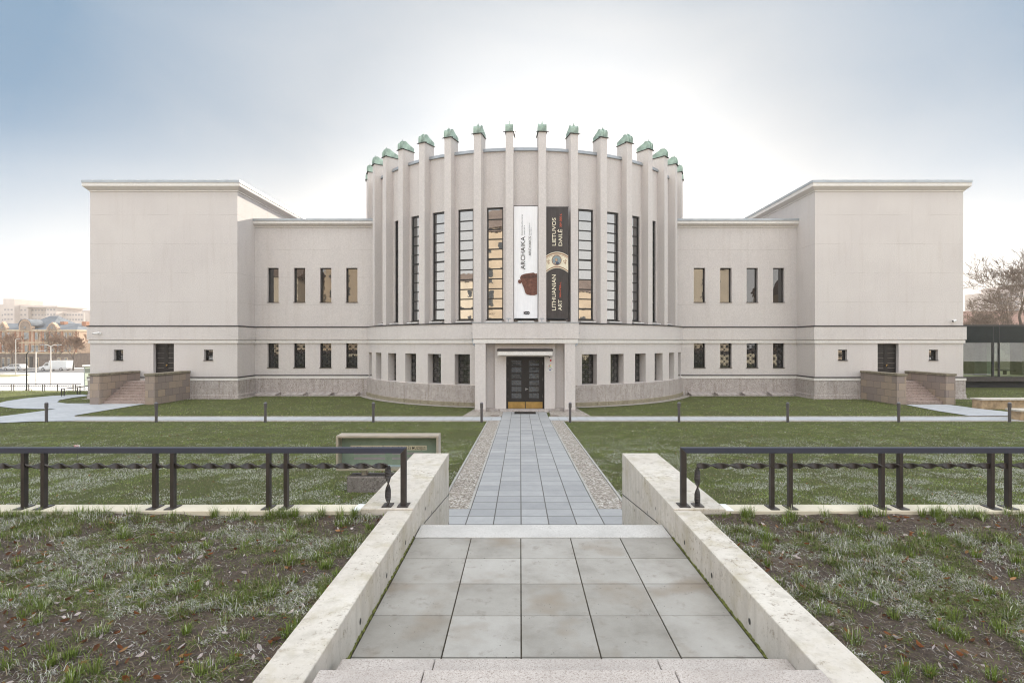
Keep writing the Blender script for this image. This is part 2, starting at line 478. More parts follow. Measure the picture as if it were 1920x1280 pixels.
def strip(mb, x0, x1, y0, y1, dz, th=0.06, n=1, m=0):
    """sheet with thickness lying on the lawn between two y's"""
    for i in range(n):
        a, b = y0 + (y1 - y0) * i / n, y0 + (y1 - y0) * (i + 1) / n
        za, zb = lz(0, a) + dz, lz(0, b) + dz
        T = [(x0, a, za), (x1, a, za), (x1, b, zb), (x0, b, zb)]
        mb.face(T, m)
        mb.face([(x0, a, za), (x0, a, za - th), (x1, a, za - th), (x1, a, za)], m)
        mb.face([(x0, b, zb), (x1, b, zb), (x1, b, zb - th), (x0, b, zb - th)], m)
        mb.face([(x0, a, za), (x0, b, zb), (x0, b, zb - th), (x0, a, za - th)], m)
        mb.face([(x1, a, za), (x1, a, za - th), (x1, b, zb - th), (x1, b, zb)], m)
    return mb
mb = MB()
strip(mb, AX - 1.25, AX + 1.25, 10.5, 28.1, 0.022); strip(mb, AX - 1.25, AX + 1.25, 28.1, 30.55, 0.022)
strip(mb, AX - 2.25, AX + 2.25, 7.6, 10.5, 0.022)
tag(mb.build('path', m_path), 'blue-grey slab path leading to the museum door', 'path', kind='structure')
mb = MB()
for s in (-1, 1):
    for a, b in ((-60, AX - 1.25), (AX + 1.25, 60)):
        pass
strip(mb, -60, AX - 1.254, 26.87, 28.40, 0.016, n=3); strip(mb, AX + 1.254, 60, 26.87, 28.40, 0.016, n=3)
tag(mb.build('cross_path', m_path2), 'pale slab path crossing in front of the museum', 'path', kind='structure')
mb = MB()
for poly in POLYS: mb.face([(x, y, 0.020 + (0.004 if poly is P_LEFT2 else 0.0) + max(0, 28.1 - y) * LS) for x, y in poly])
tag(mb.build('side_path', m_path2), 'pale paved paths leading to the side staircases', 'path', kind='structure')
mb = MB()
for s in (-1, 1):
    e = AX + s * 1.31
    strip(mb, e, AX + s * 1.86, 10.5, 26.45, 0.012)
    strip(mb, e, s * 60, 26.45, 26.866, 0.008); strip(mb, e, s * 60, 28.404, 28.78, 0.008, n=2)
    mb.face([(s * 1.31, 28.78, 0.012), (s * 3.5, 28.78, 0.012), (s * 2.95, 33.4, 0.012), (s * 1.31, 33.4, 0.012)])
# ring round the rotunda and strips along the walls
for i in range(-30, 30):
    a, b = R_(i * 2.4), R_(i * 2.4 + 2.4)
    P = lambda a, r, z: (r * math.sin(a), 46 - r * math.cos(a), z)
    mb.face([P(a, 13.3, 0.016), P(a, 13.98, 0.016), P(b, 13.98, 0.016), P(b, 13.3, 0.016)])
for x0, x1, y0, y1 in ((-20.4, -11.5, 39.6, 40.6), (11.5, 20.5, 39.6, 40.6), (-31.5, -20.3, 37.5, 38.2), (20.5, 31.9, 37.5, 38.2), (-20.75, -20.2, 38.2, 40.6), (20.4, 20.95, 38.2, 40.6)):
    mb.box(x0, x1, y0, y1, -0.05, 0.020)
tag(mb.build('gravel_margin', m_gravel), 'pebble strips edging the paths and the museum walls', 'gravel', kind='structure')
mb = MB()
for s in (-1, 1):
    for a, b in ((1.254, 1.306), (1.864, 1.915)):
        strip(mb, AX + s * a, AX + s * b, 10.5, 26.45 if a < 1.5 else 26.44, 0.032)
tag(mb.build('path_kerb', m_kerb), 'thin concrete kerbs along the path', 'kerb', kind='structure')

# street level: plaza and road reaching the horizon
t = NT('pale_asphalt')
n = t.noise(0.06, 6, 0.6); y = t.xyz()[1]
c_ = t.ramp(n, [(0.3, (0.36, 0.34, 0.32)), (0.7, (0.52, 0.50, 0.47))])
t.set(Base_Color=c_, Roughness=0.85)
m_plaza = t.mat
mb = MB()
mb.face([(-800, 118, -2.25), (800, 118, -2.25), (800, 900, -2.25), (-800, 900, -2.25)])
mb.face([(-800, 44, -2.0), (800, 44, -2.0), (800, 118, -2.25), (-800, 118, -2.25)])
tag(mb.build('street_ground', m_plaza), 'pale sunlit plaza and ground beyond the museum', 'ground', kind='structure')
mb = MB(); mb.prism([(47, -1.5), (107, -2.12), (107, -2.3), (47, -2.3)], lambda p: (-260, p[0], p[1]), lambda p: (-31.5, p[0], p[1]))
tag(mb.build('plaza', simple('sunlit_plaza_paving', (0.60, 0.57, 0.53), 0.8, 0.12, 0.3)), 'bright sunlit paved square beside the museum', 'square', kind='structure')
mb = MB(); mb.box(-260, 200, 107.5, 127, -2.3, -2.19)
tag(mb.build('road', simple('road_asphalt', (0.10, 0.10, 0.105), 0.8, 0.2, 0.5)), 'grey street passing in front of the old brick building', 'road', kind='structure')

# ------------------------------------------------------------------ terrace in the foreground
TZ = 2.27
def terr_z(x, y): return TZ - 0.03 + 0.07 * (fbm(x * 0.9, y * 0.9, 11) - 0.45) + 0.035 * (fbm(x * 5, y * 5, 12) - 0.5) + 0.03 * np.exp(-((y - 5.3) / 0.25) ** 2)
t = NT('bare_soil')
n1, n2, n3 = t.noise(2.2, 6, 0.65), t.noise(30.0, 5, 0.7), t.noise(120.0, 3, 0.7)
c_ = t.ramp(n2, [(0.3, (0.045, 0.032, 0.025)), (0.55, (0.115, 0.083, 0.064)), (0.8, (0.21, 0.165, 0.135))])
c_ = t.mix(t.math('MULTIPLY', t.step(n1, 0.5, 0.7), 0.7), c_, (0.20, 0.145, 0.108))
c_ = t.mix(t.math('MULTIPLY', t.step(n3, 0.62, 0.72), 0.35), c_, (0.45, 0.45, 0.45))
t.set(Base_Color=c_, Roughness=0.95)
t.bump(t.math('ADD', t.math('MULTIPLY', n2, 1.0), t.math('MULTIPLY', n3, 0.5)), 1.0, 0.03)
m_soil = t.mat
xl = np.concatenate([np.linspace(-60, -8, 27)[:-1], np.linspace(-8, -1.49, 140)])
xr = np.concatenate([np.linspace(1.21, 8, 140)[:-1], np.linspace(8, 60, 27)])
yt = np.concatenate([np.linspace(-60, 1.5, 30)[:-1], np.linspace(1.5, 5.32, 110)])
for xs_ in (xl, xr):
    o = grid_mesh('terrace_soil', xs_, yt, terr_z, m_soil)
    tag(o, 'worn soil of the upper terrace, %s of the steps' % ('left' if xs_[0] < 0 else 'right'), 'soil', kind='structure')
mb = MB(); mb.box(-1.30, 1.45, -60, 2.36, 2.1, 2.325)
tag(mb.build('upper_path', m_path), 'slab path at the top of the steps', 'path', kind='structure')

t = NT('cast_concrete')
n1, n2 = t.noise(1.3, 6, 0.65), t.noise(60, 3, 0.75)
st = t.noise(1.0, 5, 0.6, t.map((9.0, 9.0, 0.7)))
c_ = t.ramp(n1, [(0.3, (0.47, 0.43, 0.38)), (0.7, (0.60, 0.565, 0.51))])
c_ = t.mix(t.math('MULTIPLY', t.step(st, 0.48, 0.70), 0.55), c_, (0.36, 0.33, 0.28))
pv = t.n('ShaderNodeTexVoronoi', Vector=t.co, Scale=30.0).outputs['Distance']
c_ = t.mix(t.math('MULTIPLY', t.math('LESS_THAN', pv, 0.10), t.step(t.noise(1.7, 3), 0.5, 0.56)), c_, (0.07, 0.06, 0.05))
dirt = t.noise(16.0, 7, 0.8)
c_ = t.mix(t.math('MULTIPLY', t.math('MULTIPLY', t.step(dirt, 0.54, 0.62), t.step(t.noise(2.4, 4), 0.42, 0.6)), 0.8), c_, (0.20, 0.16, 0.115))
mo = t.noise(3.0, 5, 0.7)
c_ = t.mix(t.math('MULTIPLY', t.step(mo, 0.50, 0.70), 0.6), c_, (0.36, 0.31, 0.20))
c_ = t.mix(t.math('MULTIPLY', t.step(n2, 0.58, 0.72), 0.35), c_, (0.24, 0.22, 0.19))
t.set(Base_Color=c_, Roughness=0.85)
t.bump(t.math('SUBTRACT', n2, t.math('LESS_THAN', pv, 0.10)), 0.35, 0.006)
m_conc = t.mat
m_conc2 = simple('cream_coping', (0.60, 0.55, 0.44), 0.85, 0.12, 3.0, 0.3, 60)
m_moss = simple('moss', (0.12, 0.13, 0.03), 0.95, 0.5, 30.0, 0.8, 60)
m_jdirt = simple('joint_dirt', (0.045, 0.036, 0.022), 0.95, 0.6, 25.0, 0.8, 90)
m_hole = simple('dark_plug', (0.05, 0.048, 0.045), 0.8)

XL, XR = -1.445, 1.175                        # inner faces of the two stair walls
for s, xi, w1, w2, side in ((-1, XL, 0.53, 0.255, 'left'), (1, XR, 0.525, 0.265, 'right')):
    t_ = thing('stair_wall', 'pale cast concrete wall flanking the steps, %s' % ('the one the information board stands behind' if s < 0 else 'the one without the information board'), 'wall', (xi, 6, 2.0))
    mb = MB().box(xi, xi + s * w1, 5.31, 7.99, 0.45, 2.333)
    mb.build('upper_section', m_conc, t_, bevel=0.008)
    mb = MB().box(xi, xi + s * w2, 0.6, 5.306, 1.75, 2.318)
    lo = mb.build('lower_section', m_conc, t_, bevel=0.008)
    for yy in (2.95, 3.55, 4.25, 4.95):
        h = MB()
        c = (xi, yy, 2.12 + 0.02 * math.sin(yy * 9))
        n_ = 12
        h.face([(xi - s * 0.003, c[1] + 0.017 * math.cos(a), c[2] + 0.022 * math.sin(a)) for a in [2 * math.pi * k / n_ for k in range(n_)]])
        h.build('tie_hole', m_hole, lo)
    for yy, zz in ((7.9, 2.12), (7.9, 1.72), (7.9, 1.30), (7.1, 1.75), (6.9, 2.05), (6.4, 1.95), (6.0, 2.12), (5.6, 1.95)):
        h = MB()
        h.face([(xi - s * 0.003, yy + 0.012 * math.cos(a), zz + 0.02 * math.sin(a)) for a in [2 * math.pi * k / 10 for k in range(10)]])
        h.build('tie_hole', m_hole, t_)
    # shuttering joint that follows the stair
    j = MB().face([(xi - s * 0.002, 5.9, 1.99), (xi - s * 0.002, 5.9, 1.978), (xi - s * 0.002, 8.0, 1.068 + 0.64), (xi - s * 0.002, 8.0, 1.08 + 0.64)])
    j.build('shuttering_joint', m_hole, t_)
    e = xi + s * w1
    r = thing('retaining_wall', 'long low cream-topped retaining wall under the %s black railing' % side, 'wall', (s * 12, 5.4, 1.4))
    MB().box(e + s * 0.002, s * 42, 5.312, 5.53, 0.4, 2.31).build('wall_body', m_conc2, r, bevel=0.006)
    MB().box(e + s * 0.01, e + s * 0.085, 5.31, 5.532, 2.308, 2.314).build('sealing_strip', m_white, r)

# landing between the two flights
t = NT('landing_slab')
n1, n2, n3 = t.noise(2.6, 7, 0.62), t.noise(9.0, 5, 0.7), t.noise(130, 3, 0.75)
rnd = t.n('ShaderNodeAttribute', attribute_name='tone').outputs['Fac']
c_ = t.ramp(n1, [(0.28, (0.245, 0.23, 0.208)), (0.5, (0.335, 0.32, 0.298)), (0.75, (0.395, 0.382, 0.362))])
c_ = t.mix(1.0, c_, t.ramp(rnd, [(0.0, (0.80, 0.79, 0.76)), (1.0, (1.08, 1.08, 1.07))]), 'MULTIPLY')
br = t.noise(1.6, 3, 0.5, t.map((1, 1, 1), (3.3, 1.7, 0)))
c_ = t.mix(t.math('MULTIPLY', t.step(br, 0.54, 0.66), 0.75), c_, (0.23, 0.19, 0.145))
c_ = t.mix(t.math('MULTIPLY', t.step(n2, 0.57, 0.68), 0.45), c_, (0.18, 0.155, 0.13))
sp = t.n('ShaderNodeTexVoronoi', Vector=t.co, Scale=24.0, Randomness=1.0).outputs['Distance']
c_ = t.mix(t.math('MULTIPLY', t.math('LESS_THAN', sp, 0.085), t.step(t.noise(3.1, 2), 0.52, 0.58)), c_, (0.03, 0.025, 0.02))
c_ = t.mix(t.math('MULTIPLY', t.step(n3, 0.4, 0.75), 0.3), c_, (0.75, 0.75, 0.75), 'MULTIPLY')
t.set(Base_Color=c_, Roughness=0.7)
t.bump(n3, 0.25, 0.003)
m_land = t.mat
mb = MB(); tones = []
LZ = 2.035
for i in range(5):
    for j in range(5):
        x0 = AX - 0.012 - 1.25 + 0.5 * i; y0 = 2.8 + 0.505 * j
        xa_ = XL + 0.018 if i == 0 else x0 + 0.0045; xb_ = XR - 0.018 if i == 4 else x0 + 0.4955
        dz = random.uniform(-0.0015, 0.0015)
        b0 = len(mb.v)
        mb.box(xa_, xb_, y0 + 0.0045, y0 + 0.5005, LZ - 0.06, LZ + dz)
        tones += [random.random()] * 8
land = mb.build('landing', m_land)
at = land.data.attributes.new('tone', 'FLOAT', 'POINT'); at.data.foreach_set('value', tones)
bev = land.modifiers.new('edge', 'BEVEL'); bev.width = 0.003; bev.segments = 2
tag(land, 'landing of large grey concrete slabs between the two flights', 'landing', kind='structure')
mb = MB(); mb.box(XL - 0.01, XR + 0.01, 2.7, 5.6, 1.8, LZ - 0.007)
tag(mb.build('landing_joints', m_jdirt), 'dark mossy joints of the landing', 'ground', kind='structure')
mb = MB()
for xe, s in ((XL, 1), (XR, -1)):
    for k in range(60):
        yy = 2.95 + k * 0.04; w = 0.004 + 0.010 * random.random()
        mb.face([(xe, yy, LZ + 0.02 * random.random()), (xe + s * w, yy, LZ - 0.004), (xe + s * w, yy + 0.04, LZ - 0.004), (xe, yy + 0.04, LZ + 0.02 * random.random())])
tag(mb.build('moss', m_moss), 'thin moss in the gaps beside the landing', 'moss', kind='stuff')

m_gran1 = granite('pale_granite', (0.47, 0.455, 0.435), (0.56, 0.55, 0.53), (0.30, 0.285, 0.27), 210.0, 0.7)
m_gran2 = granite('pinkish_granite', (0.41, 0.365, 0.335), (0.50, 0.46, 0.43), (0.27, 0.23, 0.205), 200.0, 0.7)
st1 = thing('stone_steps', 'lower flight of pale granite steps going down from the landing to the path', 'steps', (AX, 5.5, LZ))
rise = (LZ - (lz(0, 8.4) + 0.022)) / 8
for k in range(8):
    y0 = 5.335 + k * 0.335 + (0.02 if k else 0)
    MB().box(XL + 0.012, XR - 0.012, y0, y0 + (0.365 if k == 0 else 0.335), 0.5, LZ + 0.004 - rise * k).build('step', m_gran1, st1, bevel=0.006)
st2 = thing('stone_steps', 'two pinkish granite steps at the near end of the landing', 'steps', (AX, 2.6, LZ))
for k, (y0, y1, z1) in enumerate(((2.70, 3.05, 2.18), (2.36, 2.708, 2.328))):
    for a, b in ((XL + 0.045, -0.86), (-0.86, 0.42), (0.42, XR - 0.0)):
        MB().box(a + 0.002, b - 0.002, y0, y1, 1.9, z1).build('step', m_gran2, st2, bevel=0.008)

# ------------------------------------------------------------------ railings on the retaining wall
def twisted(mb, p0, p1, w=0.058, th=0.015, half=0.194, phase=0.0, seg=14):
    p0, p1 = Vector(p0), Vector(p1); L = (p1 - p0).length; d = (p1 - p0).normalized()
    a = Vector((0, 1, 0)); c = d.cross(a).normalized()
    n = max(4, int(L / half * seg)); b = len(mb.v)
    for i in range(n + 1):
        s_ = L * i / n; an = phase + math.pi * s_ / half
        u = a * math.cos(an) + c * math.sin(an); v = -a * math.sin(an) + c * math.cos(an)
        for su, sv in ((1, 1), (-1, 1), (-1, -1), (1, -1)):
            mb.v.append(tuple(p0 + d * s_ + u * (su * w / 2) + v * (sv * th / 2)))
    for i in range(n):
        for k in range(4):
            k2 = (k + 1) % 4
            mb.f.append((b + i * 4 + k, b + i * 4 + k2, b + i * 4 + 4 + k2, b + i * 4 + 4 + k)); mb.m.append(0)
    mb.f.append((b, b + 1, b + 2, b + 3)); mb.m.append(0)
    q = b + n * 4
    mb.f.append((q + 3, q + 2, q + 1, q)); mb.m.append(0)
t = NT('black_rail_paint')
n_ = t.noise(3.0, 4); n2_ = t.noise(260, 2)
t.set(Base_Color=t.ramp(n_, [(0.3, (0.028, 0.033, 0.055)), (0.7, (0.038, 0.043, 0.068))]), Roughness=0.48)
t.bump(n2_, 0.15, 0.002)
m_rail = t.mat
m_rail2 = simple('dark_iron_posts', (0.034, 0.028, 0.026), 0.36, 0.3, 8.0, 0.15, 60)
RY = 5.42
def railing(name, label, s, xend, posts, xtw):
    r = thing(name, label, 'railing', (xend, RY, 2.31))
    far = s * 15.0
    zt, zb = 2.928, 2.872
    h = 0.028
    # mitred top rail and end post
    MB().prism([(xend - s * h, zt), (far, zt), (far, zb), (xend + s * h, zb)], lambda p: (p[0], RY - h, p[1]), lambda p: (p[0], RY + h, p[1])).build('handrail', m_rail, r, bevel=0.003)
    MB().prism([(xend - s * h, zt - 0.002), (xend + s * h, zb - 0.002), (xend + s * h, 2.333), (xend - s * h, 2.333)], lambda p: (p[0], RY - h, p[1]), lambda p: (p[0], RY + h, p[1])).build('end_post', m_rail2, r, bevel=0.003)
    MB().box(xend - 0.055, xend + 0.055, RY - 0.075, RY + 0.075, 2.333, 2.342).build('base_plate', m_rail2, r, bevel=0.002)
    for x in posts:
        p = MB().box(x - 0.019, x + 0.019, RY - 0.026, RY + 0.026, 2.316, zb).build('post', m_rail2, r, bevel=0.003)
        MB().box(x - 0.045, x + 0.045, RY - 0.085, RY + 0.075, 2.3105, 2.320).build('base_plate', m_rail2, p, bevel=0.002)
    b = MB(); twisted(b, (xtw, RY, 2.738), (far, RY, 2.738), phase=0.6)
    twisted(b, (xtw, RY, 2.735), (xtw, RY, 2.345), half=0.215, phase=0.3)
    b.build('twisted_bar', m_rail2, r)
    MB().box(xtw - 0.05, xtw + 0.05, RY - 0.07, RY + 0.06, 2.333, 2.343).build('base_plate', m_rail2, r, bevel=0.002)
    return r
def rx(px): return gx(px, RY)
lp = [rx(p) for p in (46, 83, 291.5, 325, 504, 537)]
lp += [rx(46) - 1.16 * k for k in range(1, 6)] + [rx(83) - 1.16 * k for k in range(1, 6)]
rp = [rx(p) for p in (1447, 1481, 1653, 1687, 1858, 1890)]
rp += [rx(1858) + 1.14 * k for k in range(1, 6)] + [rx(1890) + 1.14 * k for k in range(1, 6)]
railing('railing', 'black iron railing with twisted bar crossing in front of the information board', -1, rx(757), lp, rx(727.5))
railing('railing', 'black iron railing with twisted bar above the lawn without a board', 1, rx(1281), rp, rx(1307.5))

# ------------------------------------------------------------------ the museum
AYR = 46.0                                     # rotunda axis at (0, 46)
museum = thing('museum_building', 'long pale museum with finned round hall between two windowless block wings', 'museum', (0, 40, 0))
def P3(r, a, z): return (r * math.sin(a), AYR - r * math.cos(a), z)

# door in the wings and the staircases share these
WX = {'l': (-31.31, -20.71), 'r': (20.86, 31.53)}
WY, WB = 38.0, 79.0
CYF = 40.5
def wing(k):
    x0, x1 = WX[k]
    if k == 'l':
        door = (gx(287.5, WY), gx(326, WY)); sm = [(gx(213.3, WY), gx(230.8, WY)), (gx(382.5, WY), gx(399.2, WY))]
    else:
        door = (gx(1645.5, WY), gx(1685, WY)); sm = [(gx(1571.7, WY), gx(1588.5, WY)), (gx(1741.9, WY), gx(1759, WY))]
    holes = [(door[0], door[1], 1.35, 3.93)] + [(a, b, 2.72, 3.50) for a, b in sm]
    mb = MB()
    mb.holed(lambda u, z, d: (u, WY + d, z), [x0, x1], [1.3, 3.97], holes, 0.32)
    for x, sgn in ((x0, 1), (x1, -1)):
        mb.face([(x, WY, 1.3), (x, WB, 1.3), (x, WB, 3.97), (x, WY, 3.97)])
    # belt, upper wall, cornice
    mb.rectloft(x0, x1, WY, WB, [(0.0, 3.97, 1), (0.085, 3.972, 1), (0.085, 4.19, 0), (0.05, 4.195, 0), (0.05, 4.22, 0), (0.135, 4.225, 0), (0.135, 5.15, 0), (0.0, 5.17, 0), (0.0, 14.86, 1), (0.06, 14.87, 1), (0.06, 14.95, 0),
                                   (0.10, 14.96, 0), (0.32, 15.17, 1), (0.33, 15.19, 1), (0.33, 15.42, 1)], top=True)
    w = mb.build('wing_wall', [m_stuccoj, m_trim], museum)
    tag(w, 'block wing wall on the %s' % ('street side' if k == 'l' else 'side of the glass pavilion'))
    # metal: roof edge and flashings
    mb = MB()
    mb.rectloft(x0, x1, WY, WB, [(0.30, 15.422, 0), (0.365, 15.425, 0), (0.365, 15.60, 0), (0.30, 15.62, 1)], top=True, bottom=True)
    for i in range(13):
        xx = x0 + (x1 - x0) * (i + 0.5) / 13
        mb.box(xx - 0.012, xx + 0.012, WY - 0.368, WY + 0.4, 15.60, 15.632)
    mb.build('roof_edge', [m_zinc, m_roof], museum)
    mb = MB()
    mb.rectloft(x0, x1, WY, WB, [(0.02, 5.155, 0), (0.165, 5.157, 0), (0.165, 5.215, 0), (0.0, 5.25, 0)], top=False)
    for a, b in ((x0 - 0.14, door[0] - 0.02), (door[1] + 0.02, x1 + 0.14)):
        mb.box(a, b, WY - 0.14, WY - 0.002, 1.475, 1.55)
    for s_, xx in ((-1, x0), (1, x1)):
        mb.box(xx + s_ * 0.002, xx + s_ * 0.14, WY - 0.002, 78, 1.475, 1.55)
    mb.build('flashing', m_flash, museum)
    # granite plinth and band
    mb = MB().rectloft(x0, x1, WY, WB, [(0.13, -2.0, 0), (0.13, 0.26, 0), (0.095, 0.29, 0), (0.095, 1.28, 0)], top=True)
    mb.build('stone_base', m_base, museum)
    mb = MB()
    for a, b in ((x0 - 0.125, door[0] - 0.02), (door[1] + 0.02, x1 + 0.125)):
        mb.box(a, b, WY - 0.125, WY - 0.001, 1.285, 1.473)
    for s_, xx in ((-1, x0), (1, x1)):
        mb.box(xx + s_ * 0.001, xx + s_ * 0.125, WY - 0.001, 78, 1.285, 1.473)
    mb.build('plinth_band', m_trim, museum)
    # door: two leaves with recessed horizontal panels
    dx0, dx1 = door
    yd = WY + 0.30
    d = MB().box(dx0, dx1, yd, yd + 0.06, 1.35, 3.93)
    mid = dx0 + (dx1 - dx0) * (0.6 if k == 'l' else 0.42)
    mid = (dx0 + dx1) / 2
    d.box(mid - 0.05, mid + 0.05, yd - 0.03, yd, 1.35, 3.92)
    for a, b in ((dx0, mid - 0.05), (mid + 0.05, dx1)):
        d.box(a, a + 0.09, yd - 0.02, yd, 1.35, 3.92); d.box(b - 0.09, b, yd - 0.02, yd, 1.35, 3.92)
        for q in range(8):
            z = 1.40 + q * 0.355
            d.box(a + 0.09, b - 0.09, yd - 0.02, yd, z, z + 0.05)
            d.face([(a + 0.09, yd - 0.021, z + 0.052), (b - 0.09, yd - 0.021, z + 0.052), (b - 0.09, yd, z + 0.085), (a + 0.09, yd, z + 0.085)], 1)
    dd = d.build('side_door', [m_door, simple('worn_door_moulding', (0.10, 0.08, 0.065), 0.5)], museum)
    MB().box(mid + 0.02, mid + 0.05, yd - 0.09, yd - 0.03, 2.30, 2.44).box(mid + 0.02, mid + 0.14, yd - 0.10, yd - 0.075, 2.40, 2.43).build('handle', m_brass, dd)
    for a, b in sm:
        window(a, b, 2.72, 3.50, WY, 0.28, rows=1, grille=True, sill=True)
    return door

_gr = {}
def grille_mesh(w, h, mat):
    """iron lattice of squares with diagonals and rosettes, centred, in the xz plane"""
    key = (round(w, 2), round(h, 2), mat.name)
    if key in _gr: return _gr[key]
    mb = MB(); n = max(1, round(w / 0.42)); mrows = max(1, round(h / (w / n))); r = 0.011
    cw, ch = w / n, h / mrows
    def bar(p, q, r=r): mb.tube([(p[0], 0, p[1]), (q[0], 0, q[1])], r, 4, cap=False)
    for i in range(n * 2 + 1): bar((-w / 2 + cw / 2 * i, 0), (-w / 2 + cw / 2 * i, h))
    for j in range(mrows * 2 + 1): bar((-w / 2, ch / 2 * j), (w / 2, ch / 2 * j))
    for i in range(n):
        for j in range(mrows):
            x, z = -w / 2 + cw * (i + 0.5), ch * (j + 0.5)
            bar((x - cw / 2, z - ch / 2), (x + cw / 2, z + ch / 2)); bar((x - cw / 2, z + ch / 2), (x + cw / 2, z - ch / 2))
            rr = cw * 0.27
            pts = [(x + rr * math.cos(2 * math.pi * k / 12), 0, z + rr * math.sin(2 * math.pi * k / 12)) for k in range(13)]
            mb.tube(pts, r * 0.9, 4, cap=False)
            rr = cw * 0.12
            pts = [(x + rr * math.cos(2 * math.pi * k / 8), 0, z + rr * math.sin(2 * math.pi * k / 8)) for k in range(9)]
            mb.tube(pts, r * 1.1, 4, cap=False)
    o = mb.build('grille', mat)
    _gr[key] = o.data
    bpy.data.objects.remove(o)
    return _gr[key]

def pane_quads(mb, x0, x1, z0, z1, y, jit=0.004):
    q = [random.uniform(-jit, jit) for _ in range(2)]
    mb.face([(x0, y - q[0] - q[1], z0), (x1, y + q[0] - q[1], z0), (x1, y + q[0] + q[1], z1), (x0, y - q[0] + q[1], z1)])

def window(x0, x1, z0, z1, y, rec, rows=1, grille=False, sill=True, parent=None, fr=0.06, thick=(), xf=None, gl=None, single=False):
    """a window set `rec` behind the wall face y (looking towards -y)"""
    p = parent or museum
    yy = y + rec
    mb = MB()
    mb.box(x0, x0 + fr, yy, yy + 0.06, z0, z1); mb.box(x1 - fr, x1, yy, yy + 0.06, z0, z1)
    mb.box(x0 + fr, x1 - fr, yy, yy + 0.06, z1 - fr, z1); mb.box(x0 + fr, x1 - fr, yy, yy + 0.06, z0, z0 + fr)
    hh = (z1 - z0 - 2 * fr) / rows
    for r in range(1, rows):
        z = z0 + fr + hh * r; w = 0.028 if r in thick else 0.016
        mb.box(x0 + fr, x1 - fr, yy + 0.005, yy + 0.055, z - w, z + w)
    if sill: mb.box(x0 - 0.03, x1 + 0.03, y - 0.05, yy, z0 - 0.005, z0 + 0.035)
    mb.box(x0, x1, yy + 0.10, yy + 0.13, z0, z1)
    w = mb.build('window', m_frame, p)
    g = MB()
    for r in range(rows): pane_quads(g, x0 + fr, x1 - fr, z0 + fr + hh * r, z0 + fr + hh * (r + 1), yy + 0.04)
    g.build('pane', gl or m_glass, w)
    if grille:
        o = bpy.data.objects.new('grille', grille_mesh(x1 - x0 - 0.03, z1 - z0 - 0.05, m_iron)); col.objects.link(o)
        o.parent = w; o.location = Vector(((x0 + x1) / 2, yy - 0.05, z0 + 0.025)) - WL[w]
    return w

doors = {k: wing(k) for k in WX}

